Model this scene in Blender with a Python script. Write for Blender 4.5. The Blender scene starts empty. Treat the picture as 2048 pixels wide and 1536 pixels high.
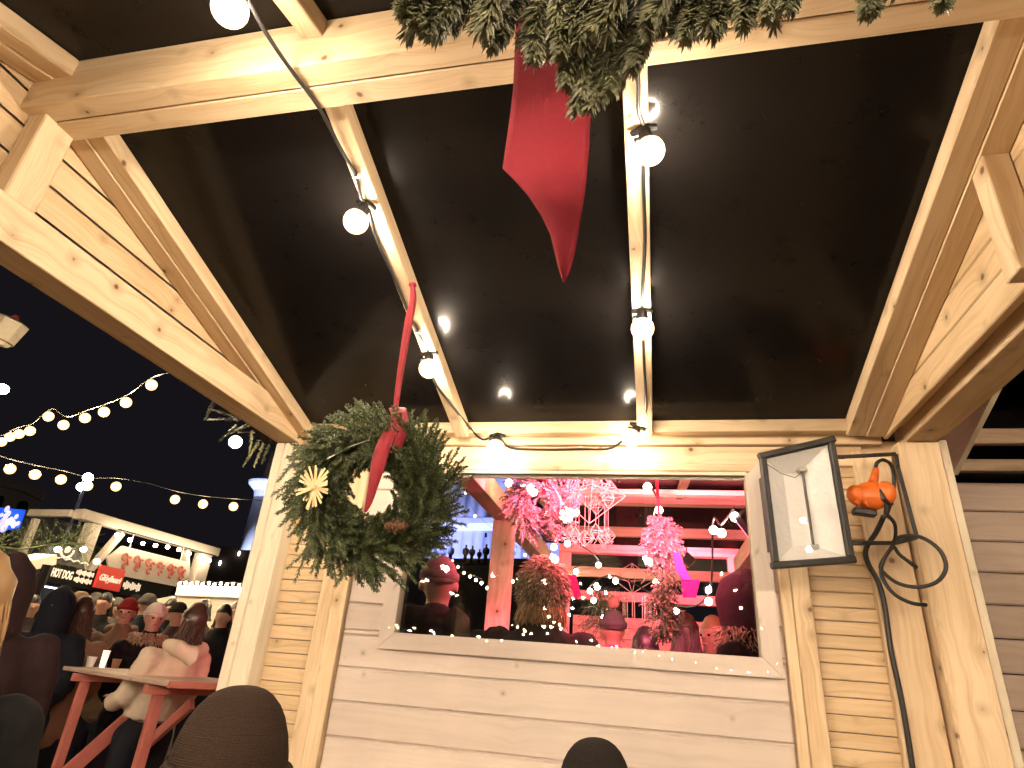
import bpy, bmesh, math, random
from mathutils import Vector as V, Matrix, noise
S = bpy.context.scene
COL = S.collection
R = random.Random(11)

# ------------------------------------------------------------------ camera
CAM = V((0, 0, 1.3))
CR = V((0.97647898, 0.20312619, 0.07230867)); CU = V((0.02249023, -0.42949096, 0.90279106)); CF = V((-0.21443643, 0.87993026, 0.42395726))
FPX = 1230.5
cd = bpy.data.cameras.new('camera'); cam = bpy.data.objects.new('camera', cd); COL.objects.link(cam)
m = Matrix.Identity(4)
for i in range(3):
    m[i][0] = CR[i]; m[i][1] = CU[i]; m[i][2] = -CF[i]; m[i][3] = CAM[i]
cam.matrix_world = m
cd.sensor_width = 36; cd.lens = FPX / 2048 * 36; cd.clip_start = .02; cd.clip_end = 500
S.camera = cam
# ------------------------------------------------------------------ night sky
w = bpy.data.worlds.new('World'); S.world = w; w.use_nodes = True
bg = w.node_tree.nodes['Background']; bg.inputs[0].default_value = (.0075, .0066, .0085, 1); bg.inputs[1].default_value = 1
S.view_settings.view_transform = 'Standard'; S.view_settings.look = 'None'; S.view_settings.gamma = 1
S.view_settings.exposure = 0
S.cycles.use_denoising = True
try: S.cycles.denoiser = 'OPENIMAGEDENOISE'
except Exception: pass
S.cycles.max_bounces = 7; S.cycles.sample_clamp_indirect = 6
S.cycles.caustics_reflective = False; S.cycles.caustics_refractive = False

# ------------------------------------------------------------------ helpers
def ray(px, py): return (CR * ((px - 1024) / FPX) - CU * ((py - 768) / FPX) + CF)
def on(px, py, n, c):                      # where a sight line meets a real plane n.P = c
    n = V(n); d = ray(px, py); return CAM + d * ((c - n.dot(CAM)) / n.dot(d))
def onY(px, py, y): return on(px, py, (0, 1, 0), y)
def onX(px, py, x): return on(px, py, (1, 0, 0), x)
def onZ(px, py, z): return on(px, py, (0, 0, 1), z)
def dist(px, py, d):                       # a point at horizontal distance d
    r = ray(px, py); return CAM + r * (d / math.hypot(r.x, r.y))
def tag(o, label=None, cat=None, group=None, kind=None):
    if label: o['label'] = label
    if cat: o['category'] = cat
    if group: o['group'] = group
    if kind: o['kind'] = kind
    return o
def thing(name, loc, label, cat, group=None):
    o = bpy.data.objects.new(name, None); COL.objects.link(o); o.location = loc; o.empty_display_size = .1
    return tag(o, label, cat, group)
def wloc(o):
    p = V(o.location)
    while o.parent: o = o.parent; p = p + V(o.location)
    return p
def link(name, me, mat, parent=None, world=True):
    o = bpy.data.objects.new(name, me); COL.objects.link(o)
    if mat is not None:
        me.materials.clear(); me.materials.append(mat)
    if parent is not None:
        o.parent = parent
        if world: o.matrix_parent_inverse = Matrix.Translation(-wloc(parent)) if parent.type == 'EMPTY' else Matrix.Identity(4)
    return o

class MB:
    """collects geometry for one mesh; every box carries length-wise UVs and its own tint"""
    def __init__(s): s.v = []; s.f = []; s.uv = []; s.t = []; s.smooth = False
    def quad_face(s, idx, uvs, t=.5): s.f.append(idx); s.uv.append(uvs); s.t.append(t)
    def board(s, a, b, w, h, ref=(0, 0, 1), bev=.003, t=None, jit=0):
        a = V(a); b = V(b); ex = (b - a); L = ex.length; ex.normalize()
        ref = V(ref); ez = (ref - ex * ref.dot(ex)).normalized(); ey = ez.cross(ex)
        c = (a + b) / 2; H = (L / 2, w / 2, h / 2); bev = min(bev, w * .3, h * .3)
        t = R.random() if t is None else t
        uo, vo = R.random() * 40, R.random() * 40
        ax = (ex, ey, ez)
        idx = {}
        def vert(sx, sy, sz, fa):   # vertex inset on the two axes other than fa
            k = (sx, sy, sz, fa)
            if k not in idx:
                sg = (sx, sy, sz); p = V(c)
                for i in range(3): p += ax[i] * (sg[i] * (H[i] if i == fa else H[i] - bev))
                idx[k] = len(s.v); s.v.append(p)
                idx[(k, 'l')] = [sg[i] * (H[i] if i == fa else H[i] - bev) for i in range(3)]
            return idx[k]
        def uvof(k, fa, sg):
            l = idx[(k, 'l')]
            if fa == 1: return (l[0] + uo, l[2] + vo + sg * .31)
            if fa == 2: return (l[0] + uo, l[1] + vo + 3 + sg * .37)
            return (l[1] + uo, l[2] + vo)
        def add(keys, fa, sg):
            ii = [vert(*k) for k in keys]
            s.quad_face(ii, [uvof(k, fa, sg) for k in keys], t)
        for fa in range(3):
            o1, o2 = [(1, 2), (2, 0), (0, 1)][fa]
            for sg in (-1, 1):
                ks = []
                for (p, q) in ((-1, -1), (1, -1), (1, 1), (-1, 1)):
                    g = [0, 0, 0]; g[fa] = sg; g[o1] = p; g[o2] = q; ks.append((g[0], g[1], g[2], fa))
                if sg < 0: ks.reverse()
                add(ks, fa, sg)
        if bev > 0:
            for fa in range(3):            # edges running along axis fa
                o1, o2 = [(1, 2), (2, 0), (0, 1)][fa]
                for p in (-1, 1):
                    for q in (-1, 1):
                        def g(e, face):
                            z = [0, 0, 0]; z[fa] = e; z[o1] = p; z[o2] = q; return (z[0], z[1], z[2], face)
                        ks = [g(-1, o1), g(1, o1), g(1, o2), g(-1, o2)]
                        if p * q < 0: ks.reverse()
                        ks.reverse()
                        add(ks, o1 if fa == 0 else o2 if o2 else o1, p)
            for sx in (-1, 1):
                for sy in (-1, 1):
                    for sz in (-1, 1):
                        ks = [(sx, sy, sz, 0), (sx, sy, sz, 1), (sx, sy, sz, 2)]
                        if sx * sy * sz < 0: ks.reverse()
                        add(ks, 1, sy)
    def box(s, x0, x1, y0, y1, z0, z1, axis='x', **k):
        cx, cy, cz = (x0 + x1) / 2, (y0 + y1) / 2, (z0 + z1) / 2
        if axis == 'x': s.board((x0, cy, cz), (x1, cy, cz), y1 - y0, z1 - z0, (0, 0, 1), **k)
        elif axis == 'y': s.board((cx, y0, cz), (cx, y1, cz), x1 - x0, z1 - z0, (0, 0, 1), **k)
        else: s.board((cx, cy, z0), (cx, cy, z1), x1 - x0, y1 - y0, (0, 1, 0), **k)
    def poly(s, pts, thick, nrm, t=.5):    # a flat outline given real thickness along nrm
        n = V(nrm).normalized() * thick; k = len(s.v); pts = [V(p) for p in pts]; N = len(pts)
        s.v += pts + [p + n for p in pts]
        s.quad_face(list(range(k, k + N)), [(p.x, p.z) for p in pts], t)
        s.quad_face(list(range(k + 2 * N - 1, k + N - 1, -1)), [(p.x, p.z) for p in reversed(pts)], t)
        for i in range(N):
            j = (i + 1) % N; s.quad_face([k + i, k + N + i, k + N + j, k + j], [(0, 0), (0, .01), (.1, .01), (.1, 0)], t)
    def tube(s, pts, r, n=8, ry=None, side=None, cap=True, t=.3):
        pts = [V(p) for p in pts]; N = len(pts)
        rr = r if isinstance(r, (list, tuple)) else [r] * N
        r2 = ry if isinstance(ry, (list, tuple)) else ([ry] * N if ry else rr)
        k0 = len(s.v); prev = V(side) if side else None; u = 0
        for i, p in enumerate(pts):
            d = (pts[min(i + 1, N - 1)] - pts[max(i - 1, 0)])
            if d.length < 1e-9: d = V((0, 0, 1))
            d.normalize()
            if prev is None: prev = V((1, 0, 0)) if abs(d.x) < .8 else V((0, 1, 0))
            a = (prev - d * prev.dot(d))
            if a.length < 1e-6: a = d.orthogonal()
            a.normalize(); b = d.cross(a)
            if not side: prev = a
            for j in range(n):
                th = 2 * math.pi * j / n; s.v.append(p + a * (math.cos(th) * rr[i]) + b * (math.sin(th) * r2[i]))
        for i in range(N - 1):
            L = (pts[i + 1] - pts[i]).length
            for j in range(n):
                q = (j + 1) % n
                s.quad_face([k0 + i * n + j, k0 + i * n + q, k0 + (i + 1) * n + q, k0 + (i + 1) * n + j],
                            [(u, j / n * .1), (u, (j + 1) / n * .1), (u + L, (j + 1) / n * .1), (u + L, j / n * .1)], t)
            u += L
        if cap:
            s.quad_face([k0 + j for j in range(n - 1, -1, -1)], [(0, 0)] * n, t)
            s.quad_face([k0 + (N - 1) * n + j for j in range(n)], [(0, 0)] * n, t)
    def ball(s, c, rx, ry=None, rz=None, n=12, m=8, rot=None, t=.5):
        ry = ry or rx; rz = rz or rx; c = V(c); k0 = len(s.v); rot = rot or Matrix.Identity(3)
        s.v.append(c + rot @ V((0, 0, -rz)))
        for i in range(1, m):
            ph = math.pi * i / m - math.pi / 2
            for j in range(n):
                th = 2 * math.pi * j / n
                s.v.append(c + rot @ V((rx * math.cos(ph) * math.cos(th), ry * math.cos(ph) * math.sin(th), rz * math.sin(ph))))
        s.v.append(c + rot @ V((0, 0, rz))); top = len(s.v) - 1
        Z = [(0, 0)] * 4
        for j in range(n):
            q = (j + 1) % n
            s.quad_face([k0, k0 + 1 + q, k0 + 1 + j], Z[:3], t); s.quad_face([top, top - n + j, top - n + q], Z[:3], t)
            for i in range(m - 2):
                a = k0 + 1 + i * n
                s.quad_face([a + j, a + q, a + n + q, a + n + j], [(j / n, i / m), ((j + 1) / n, i / m), ((j + 1) / n, (i + 1) / m), (j / n, (i + 1) / m)], t)
    def needle(s, p, d, L, r, t):
        d = V(d).normalized(); a = d.orthogonal().normalized(); b = d.cross(a); k = len(s.v); p = V(p)
        s.v += [p + a * r, p - a * r * .5 + b * r * .8, p - a * r * .5 - b * r * .8]
        q = p + d * L * .7; r *= .9
        s.v += [q + a * r, q - a * r * .5 + b * r * .8, q - a * r * .5 - b * r * .8, p + d * L]
        Z = [(0, 0)] * 4
        for i in range(3):
            j = (i + 1) % 3; s.quad_face([k + i, k + j, k + 3 + j, k + 3 + i], Z, t); s.quad_face([k + 3 + i, k + 3 + j, k + 6], Z[:3], t)
    def mesh(s, name, smooth=None):
        me = bpy.data.meshes.new(name); me.from_pydata([tuple(v) for v in s.v], [], s.f)
        fl = [c for u in s.uv for q in u for c in q]
        me.uv_layers.new(name='UVMap'); me.uv_layers['UVMap'].data.foreach_set('uv', fl)
        me.color_attributes.new('tint', 'FLOAT_COLOR', 'CORNER'); ca = me.color_attributes['tint']
        cl = []
        for f, t in zip(s.f, s.t): cl += [t, t, t, 1] * len(f)
        ca.data.foreach_set('color', cl)
        if smooth if smooth is not None else s.smooth: me.shade_smooth()
        me.update(); return me
    def build(s, name, mat, parent=None, smooth=None, world=True, label=None):
        o = link(name, s.mesh(name, smooth), mat, parent, world)
        if label: o['label'] = label
        return o

# ------------------------------------------------------------------ materials
class NT:
    def __init__(s, name):
        s.m = bpy.data.materials.new(name); s.m.use_nodes = True; s.n = s.m.node_tree.nodes; s.l = s.m.node_tree.links
        s.b = s.n['Principled BSDF']; s.out = s.n['Material Output']
    def node(s, t, **k):
        n = s.n.new(t)
        for a, b in k.items():
            if a == 'ins':
                for i, v in b.items():
                    if hasattr(v, 'is_output'): s.l.new(v, n.inputs[i])
                    else: n.inputs[i].default_value = v
            else: setattr(n, a, b)
        return n
    def math(s, op, a, b=0, c=0): 
        return s.node('ShaderNodeMath', operation=op, ins={0: a, 1: b, 2: c}).outputs[0]
    def ramp(s, fac, stops):
        r = s.node('ShaderNodeValToRGB', ins={0: fac}); e = r.color_ramp.elements
        while len(e) < len(stops): e.new(.5)
        for x, (p, c) in zip(e, stops): x.position = p; x.color = (*c, 1) if len(c) == 3 else c
        return r.outputs[0]
    def mix(s, f, a, b, blend='MIX'):
        n = s.node('ShaderNodeMix', data_type='RGBA', blend_type=blend)
        for i, v in ((0, f), (6, a), (7, b)):
            if hasattr(v, 'is_output'): s.l.new(v, n.inputs[i])
            else: n.inputs[i].default_value = v if i == 0 else ((*v, 1) if len(v) == 3 else v)
        return n.outputs[2]
    def set(s, **k):
        for a, v in k.items():
            i = s.b.inputs[a.replace('_', ' ')]
            if hasattr(v, 'is_output'): s.l.new(v, i)
            else: i.default_value = (*v, 1) if isinstance(v, tuple) and len(v) == 3 and i.type == 'RGBA' else v
        return s
    def bump(s, h, st=.3, d=.002):
        b = s.node('ShaderNodeBump', ins={'Height': h, 'Strength': st, 'Distance': d}); s.l.new(b.outputs[0], s.b.inputs['Normal']); return s

def wood(name, light, mid, knotc, knot=.020, rough=.62, tintamt=.22, grain=1., paint=0):
    N = NT(name)
    uv = N.node('ShaderNodeUVMap', uv_map='UVMap').outputs[0]
    sep = N.node('ShaderNodeSeparateXYZ', ins={0: uv}); u, v = sep.outputs[0], sep.outputs[1]
    vor = N.node('ShaderNodeTexVoronoi', voronoi_dimensions='2D', ins={'Vector': uv, 'Scale': 5.2, 'Randomness': 1.})
    nz = N.node('ShaderNodeTexNoise', ins={'Vector': uv, 'Scale': 60., 'Detail': 2.}).outputs[0]
    rnd = N.node('ShaderNodeSeparateColor', ins={0: vor.outputs['Color']}).outputs[0]
    dk = N.math('ADD', N.math('DIVIDE', vor.outputs['Distance'], 5.2), N.math('MULTIPLY', rnd, .017))
    dk = N.math('ADD', dk, N.math('MULTIPLY', N.math('SUBTRACT', nz, .5), .007))
    infl = N.math('POWER', 2.718, N.math('MULTIPLY', dk, -22.))        # grain bends round each knot
    vv = N.math('ADD', v, N.math('MULTIPLY', infl, .035))
    st = N.node('ShaderNodeCombineXYZ', ins={0: N.math('MULTIPLY', u, 1.6), 1: N.math('MULTIPLY', vv, 34.), 2: 0.}).outputs[0]
    g1 = N.node('ShaderNodeTexNoise', ins={'Vector': st, 'Scale': 1., 'Detail': 3., 'Roughness': .6, 'Distortion': .5}).outputs[0]
    st2 = N.node('ShaderNodeCombineXYZ', ins={0: N.math('MULTIPLY', u, 9.), 1: N.math('MULTIPLY', vv, 260.), 2: 0.}).outputs[0]
    g2 = N.node('ShaderNodeTexNoise', ins={'Vector': st2, 'Scale': 1., 'Detail': 2.}).outputs[0]
    blot = N.node('ShaderNodeTexNoise', ins={'Vector': uv, 'Scale': 3.5, 'Detail': 3.}).outputs[0]
    g = N.math('ADD', N.math('MULTIPLY', g1, .75), N.math('MULTIPLY', g2, .25))
    c = N.ramp(g, [(.36, tuple(x * .9 for x in mid)), (.56, light)])
    c = N.mix(grain, light, c)
    c = N.mix(N.math('MULTIPLY', N.ramp(blot, [(.35, (0, 0, 0)), (.75, (1, 1, 1))]), .35), c, tuple(x * .78 for x in mid))
    at = N.node('ShaderNodeAttribute', attribute_name='tint').outputs['Fac']
    c = N.mix(N.math('MULTIPLY', at, tintamt), c, tuple(x * .72 for x in mid), 'MIX')
    c = N.mix(N.math('MULTIPLY', N.ramp(dk, [(knot * 1.0, (1, 1, 1)), (knot * 2.6, (0, 0, 0))]), .55), c, tuple(x * .6 for x in mid))
    c = N.mix(N.ramp(dk, [(knot * .45, (1, 1, 1)), (knot * .8, (0, 0, 0))]), c, knotc)
    N.set(Base_Color=c, Roughness=rough); N.b.inputs['Specular IOR Level'].default_value = .35
    N.bump(g1, .12, .0006)
    return N.m
def plain(name, col, rough=.6, metal=0, var=.15, scale=20, bump=0, bscale=None, spec=.5, sheen=0, coat=0):
    N = NT(name)
    tc = N.node('ShaderNodeTexCoord').outputs['Object']
    n = N.node('ShaderNodeTexNoise', ins={'Vector': tc, 'Scale': float(scale), 'Detail': 4.}).outputs[0]
    c = N.mix(N.math('MULTIPLY', n, 1.), tuple(x * (1 - var) for x in col), tuple(min(1, x * (1 + var)) for x in col))
    N.set(Base_Color=c, Roughness=rough, Metallic=metal); N.b.inputs['Specular IOR Level'].default_value = spec
    if sheen: N.set(Sheen_Weight=sheen)
    if coat: N.set(Coat_Weight=coat, Coat_Roughness=.06)
    if bump:
        n2 = N.node('ShaderNodeTexNoise', ins={'Vector': tc, 'Scale': float(bscale or scale), 'Detail': 3.}).outputs[0]
        N.bump(n2, bump, .01)
    return N.m
def bulbmat(name, st, edge=1.6, col=(1., .80, .56), ecol=(1., .50, .12), pw=2.2):
    N = NT(name); f = N.node('ShaderNodeLayerWeight', ins={0: .5}).outputs['Facing']
    k = N.ramp(f, [(.30, (1, 1, 1)), (.92, (0, 0, 0))]); k2 = N.math('POWER', k, pw)
    N.set(Base_Color=(.5, .45, .35), Emission_Color=N.mix(N.ramp(f, [(.25, (0, 0, 0)), (.95, (1, 1, 1))]), col, ecol), Emission_Strength=N.math('ADD', edge, N.math('MULTIPLY', k2, float(st))), Roughness=.2); return N.m
def envelope(name, st, col):      # thin glass of a lit bulb: clear, with an added warm emission imitating the bulb's halo
    N = NT(name); N.n.remove(N.b); tr = N.node('ShaderNodeBsdfTransparent'); em = N.node('ShaderNodeEmission', ins={'Color': (*col, 1), 'Strength': st})
    gl = N.node('ShaderNodeBsdfGlossy', ins={'Roughness': .05}); fr = N.node('ShaderNodeFresnel', ins={'IOR': 1.3}).outputs[0]
    mg = N.node('ShaderNodeMixShader', ins={0: fr, 1: tr.outputs[0], 2: gl.outputs[0]})
    N.l.new(N.node('ShaderNodeAddShader', ins={0: mg.outputs[0], 1: em.outputs[0]}).outputs[0], N.out.inputs[0]); return N.m
def emit(name, col, st):
    N = NT(name); N.set(Base_Color=tuple(min(.8, x) for x in col), Emission_Color=col, Emission_Strength=st, Roughness=.3); return N.m
def knit(name, col, scale=150):
    N = NT(name); tc = N.node('ShaderNodeTexCoord').outputs['Object']
    wv = N.node('ShaderNodeTexWave', bands_direction='Z', ins={'Vector': tc, 'Scale': scale / 3., 'Distortion': 3., 'Detail': 2., 'Detail Scale': 3.}).outputs['Fac']
    n = N.node('ShaderNodeTexNoise', ins={'Vector': tc, 'Scale': float(scale), 'Detail': 3.}).outputs[0]
    c = N.mix(n, tuple(x * .6 for x in col), tuple(min(1, x * 1.35) for x in col))
    N.set(Base_Color=c, Roughness=.95); N.b.inputs['Specular IOR Level'].default_value = .1
    N.bump(N.math('ADD', wv, n), .6, .004); return N.m
def needles(name, a, b):
    N = NT(name); at = N.node('ShaderNodeAttribute', attribute_name='tint').outputs['Fac']
    N.set(Base_Color=N.ramp(at, [(0, a), (1, b)]), Roughness=.42); return N.m

PINE = wood('pine_planed', (.73, .575, .375), (.62, .44, .25), (.13, .065, .03), knot=.015)
CLAD = wood('pine_cladding', (.72, .55, .345), (.60, .43, .235), (.14, .07, .03), knot=.014)
PALE = wood('pine_pale_post', (.80, .71, .54), (.70, .60, .43), (.3, .24, .15), knot=.008, tintamt=.1, rough=.8, grain=.6)
GREY = wood('grey_painted_board', (.76, .65, .56), (.71, .60, .51), (.35, .27, .2), knot=.007, grain=.6, tintamt=.12, rough=.5)
TABLETOP = wood('table_board', (.80, .60, .46), (.68, .48, .34), (.2, .1, .05), knot=.01)

def film():
    N = NT('black_film_plywood'); tc = N.node('ShaderNodeTexCoord').outputs['Object']
    n = N.node('ShaderNodeTexNoise', ins={'Vector': tc, 'Scale': 9., 'Detail': 6., 'Roughness': .7}).outputs[0]
    vo = N.node('ShaderNodeTexVoronoi', ins={'Vector': tc, 'Scale': 38., 'Randomness': 1.}).outputs['Distance']
    big = N.node('ShaderNodeTexNoise', ins={'Vector': tc, 'Scale': 2.3, 'Detail': 2.}).outputs[0]
    msk = N.math('MULTIPLY', .6, N.math('MULTIPLY', N.math('LESS_THAN', vo, .16), N.math('GREATER_THAN', big, .62)))
    c = N.mix(n, (.0035, .003, .0028), (.0075, .0065, .0062))
    c = N.mix(msk, c, (.004, .0035, .003))
    N.set(Base_Color=c, Roughness=N.math('ADD', .22, N.math('MULTIPLY', n, .14)), Coat_Weight=.20, Coat_Roughness=.11)
    N.b.inputs['Specular IOR Level'].default_value = .07
    return N.m
FILM = film()
BLACK = plain('black_rubber', (.012, .012, .012), .45, var=.3)
BULB = emit('lit_bulb_core', (1, .80, .60), 520.)
BULBDIM = emit('dim_bulb_core', (1, .80, .60), 140.)
BULBFILL = bulbmat('fill_bulb_glass', 2700., 4., (1., .80, .62))
BULBFAR = emit('lit_bulb_core_far', (1., .74, .42), 620.)
ENVN = envelope('bulb_glass_painted_glow', 1.3, (1, .72, .38)); ENVF = envelope('bulb_glass_painted_glow_far', .95, (1, .55, .17))
FIR = needles('fir_needles', (.012, .026, .010), (.14, .17, .07))
FIRNEAR = needles('fir_needles_near', (.03, .036, .016), (.18, .18, .10))
TWIG = plain('brown_twig', (.08, .045, .025), .8)
REDVEL = plain('red_velvet_ribbon', (.22, .006, .014), .8, var=.25, scale=60, sheen=.1, bump=.2, bscale=200)
REDFELT = plain('red_felt', (.22, .005, .016), .85, var=.12, scale=90, sheen=.05, bump=.25, bscale=400)
STRAW = plain('straw', (.85, .64, .36), .55, var=.2, scale=60)
def glass(name, mx=.06, tint=(1, 1, 1), ior=1.4):
    N = NT(name); N.n.remove(N.b)
    tr = N.node('ShaderNodeBsdfTransparent'); tr.inputs[0].default_value = (*tint, 1)
    gl = N.node('ShaderNodeBsdfGlossy', ins={'Roughness': .01})
    fr = N.node('ShaderNodeFresnel', ins={'IOR': ior}).outputs[0]
    mxn = N.node('ShaderNodeMixShader', ins={0: N.math('ADD', fr, mx), 1: tr.outputs[0], 2: gl.outputs[0]})
    N.l.new(mxn.outputs[0], N.out.inputs[0]); return N.m
GLASS = glass('window_glass', .02)

# ------------------------------------------------------------------ our stall
TH = 0.28558; TN = math.tan(TH)
YR = .9375                                     # ridge
def zroof(y): return 2.274 + (2.4 - y) * TN if y > YR else 2.34 + (y + .525) * TN
RN = V((0, math.sin(TH), math.cos(TH)))
stall = thing('market_stall', (0, 0, 0), 'pine timber market stall with black ceiling panels that the picture is taken inside', 'market stall')
def part(b, name, mat, label=None, parent=stall, **k): return b.build(name, mat, parent, label=label, **k)
XL, XR = -1.52, .74
# unseen, added to bounce light up at the timber: board floor
b = MB()
for k in range(22): b.box(-1.9, 1.3, -.75 + k * .15, -.605 + k * .15, .02, .045)
part(b, 'bounce_floor', PINE)
# roof panels
for (y0, z0, y1, z1) in ((.98, zroof(.98), 2.55, zroof(2.55)), (.895, zroof(.895), -.75, zroof(-.75))):
    b = MB(); d = V((0, y1 - y0, z1 - z0)).normalized(); n = V((0, -d.z, d.y)); n = n if n.z > 0 else -n
    b.poly([V((-1.85, y0, z0)) + n * .001, V((-1.85, y1, z1)) + n * .001, V((1.1, y1, z1)) + n * .001, V((1.1, y0, z0)) + n * .001], .018, n)
    part(b, 'roof_panel', FILM)
# ridge beam of two boards
b = MB(); b.box(-1.70, .96, .875, .935, 2.59, 2.752, t=.35); b.box(-1.70, .96, .938, 1.0, 2.588, 2.70, t=.2); part(b, 'ridge_beam', PINE)
# rafters (back slope and front slope)
def rafter(x0, x1, dep=.06, name='rafter', front=True, tt=None):
    for f in (0, 1):
        if f and not front: continue
        ys = (1.0, 2.43) if not f else (.875, -.56)
        b = MB(); a = V(((x0 + x1) / 2, ys[0], zroof(ys[0]))); c = V(((x0 + x1) / 2, ys[1], zroof(ys[1])))
        d = (c - a).normalized(); n = V((0, -d.z, d.y)); n = n if n.z > 0 else -n
        b.board(a - n * dep / 2, c - n * dep / 2, x1 - x0, dep, n, t=tt); part(b, name, PINE)
rafter(-.82, -.765, tt=.0); rafter(-.043, .018, tt=.0)
rafter(-1.578, -1.52, tt=.15); rafter(-1.645, -1.579, .064, tt=.5); rafter(.74, .805, tt=.2); rafter(.806, .872, .064, tt=.5)
# gable cladding: horizontal planks inside each gable triangle
def gable(x, sgn, zb):
    b = MB(); z = zb; pitch = .098
    while z < 2.74:
        zt = z + pitch - .003
        for (ya, yb) in ((YR, 2.44), (-.6, YR)):
            # the plank is trimmed where it meets the rafter
            if ya == YR:
                ye = min(yb, 2.4 - (z - 2.274) / TN + .08); 
                if ye > YR + .02: b.box(x, x + sgn * .018, YR + .001, ye, z, min(zt, 2.72), 'y', bev=.0035)
            else:
                ys = max(ya, -.525 + (z - 2.34) / TN - .08)
                if ys < YR - .02: b.box(x, x + sgn * .018, ys, YR - .001, z, min(zt, 2.72), 'y', bev=.0035)
        z += pitch
    part(b, 'gable_cladding', CLAD)
gable(-1.648, -1, 2.262); gable(.873, 1, 2.205)
# king posts and stud
b = MB(); b.box(-1.647, -1.588, .905, .995, 2.29, 2.60, 'z', t=.1); part(b, 'king_post', PINE)
b = MB(); b.box(.811, .871, 1.317, 1.379, 2.19, 2.535, 'z', t=.05); part(b, 'gable_stud', PINE)
b = MB(); b.box(.811, .871, .905, .975, 2.19, 2.60, 'z', t=.05); part(b, 'king_post', PINE)
# tie beams
b = MB(); b.box(-1.68, -1.57, -.65, 2.50, 2.184, 2.304, 'y', t=.1); b.box(-1.715, -1.684, -.7, 2.56, 2.22, 2.36, 'y', t=.4); part(b, 'tie_beam', PINE)
b = MB(); b.box(.935, 1.045, -.65, 2.50, 2.184, 2.302, 'y', t=.1); b.box(.874, .932, -.65, 2.395, 2.236, 2.30, 'y', t=.0)
b.box(1.049, 1.08, -.7, 2.56, 2.21, 2.36, 'y', t=.6); part(b, 'tie_beam', PINE)
# eave beam and boards above the window
b = MB(); b.box(-1.568, .872, 2.40, 2.447, 2.226, 2.279, t=.15); b.box(-1.568, .872, 2.449, 2.478, 2.19, 2.272, t=.05)
part(b, 'eave_beam', PINE)
b = MB(); b.box(-1.26, .80, 2.467, 2.50, 2.108, 2.187, t=.0); part(b, 'header_board', PINE)
# wall: narrow planks on both sides and behind
b = MB(); bR = MB(); z = .02
while z < 2.18:
    hh = .0455 if R.random() < .75 else .052
    b.box(-1.56, -1.20, 2.484, 2.50, z, z + hh - .0022, bev=.0025); bR.box(.44, .965, 2.484, 2.50, z, z + hh - .0022, bev=.0025); z += hh
part(b, 'wall_cladding', CLAD); part(bR, 'wall_cladding', CLAD)
for x0, x1 in ((-1.60, -1.0), (.38, 1.0)): b = MB(); b.box(x0, x1, 2.5015, 2.512, 0, 2.18); part(b, 'backing_board', BLACK)
# battens framing the grey panel
b = MB(); b.box(-1.342, -1.279, 2.45, 2.483, 0, 2.105, 'z', t=.2); b.box(-1.277, -1.214, 2.435, 2.47, 0, 2.105, 'z', t=.05); part(b, 'batten', PINE)
b = MB(); b.box(.447, .484, 2.44, 2.483, 0, 2.105, 'z', t=.0); b.box(.486, .549, 2.445, 2.483, 0, 2.105, 'z', t=.1); part(b, 'batten', PINE)
b = MB(); b.box(.762, .895, 2.45, 2.483, 0, 2.16, 'z', t=.3); part(b, 'batten', PINE)
# posts
b = MB(); b.box(-1.68, -1.634, 2.40, 2.50, 0, 2.183, 'z', t=.0, bev=.005); b.box(-1.632, -1.55, 2.398, 2.50, 0, 2.183, 'z', t=.3, bev=.005); part(b, 'post', PALE, 'pale rough-sawn post split by a long crack')
b = MB(); b.box(.905, 1.045, 2.40, 2.50, 0, 2.183, 'z', t=.05, bev=.006); part(b, 'post', PINE)
b = MB(); b.box(1.049, 1.082, 2.43, 2.52, 0, 2.2, 'z', t=.5); part(b, 'post_trim', PALE)
for x0 in (-1.68, .935):
    b = MB(); b.box(x0, x0 + .11, -.65, -.53, 0, 2.183, 'z'); part(b, 'post', PINE)
b = MB(); b.box(-1.57, .935, -.65, -.56, 2.184, 2.33, 'x'); part(b, 'front_beam', PINE)
# grey weatherboard panel with the window opening
b = MB(); WX0, WX1, WZ0, WZ1 = -.99, .368, 1.410, 2.060
zs = [1.272 + .1185 * k for k in range(-11, 8)]
for i, z in enumerate(zs[:-1]):
    z0, z1 = z + .003, zs[i + 1] - .003
    def seg(x0, x1, z0=z0, z1=min(z1, 2.104)):
        if z1 - z0 < .01: return
        b.box(x0, x1, 2.462, 2.48, z0, z1, bev=.005, t=.3)
        b.box(x0, x1, 2.472, 2.482, z0 - .012, z0 - .0005, bev=.001, t=.9)
    if z1 < WZ0 + .004 : seg(-1.213, .446)
    elif z0 >= WZ1: seg(-1.213, .446)
    else:
        if z0 < WZ0: seg(-1.213, .446, z0, WZ0)
        if z1 > WZ1: seg(-1.213, .446, WZ1, min(z1, 2.104))
        a, c = max(z0, WZ0), min(z1, WZ1)
        seg(-1.213, WX0 - .002, a + .0005, c); seg(WX1 + .002, .446, a + .0005, c)
part(b, 'grey_panel', GREY)
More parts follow.
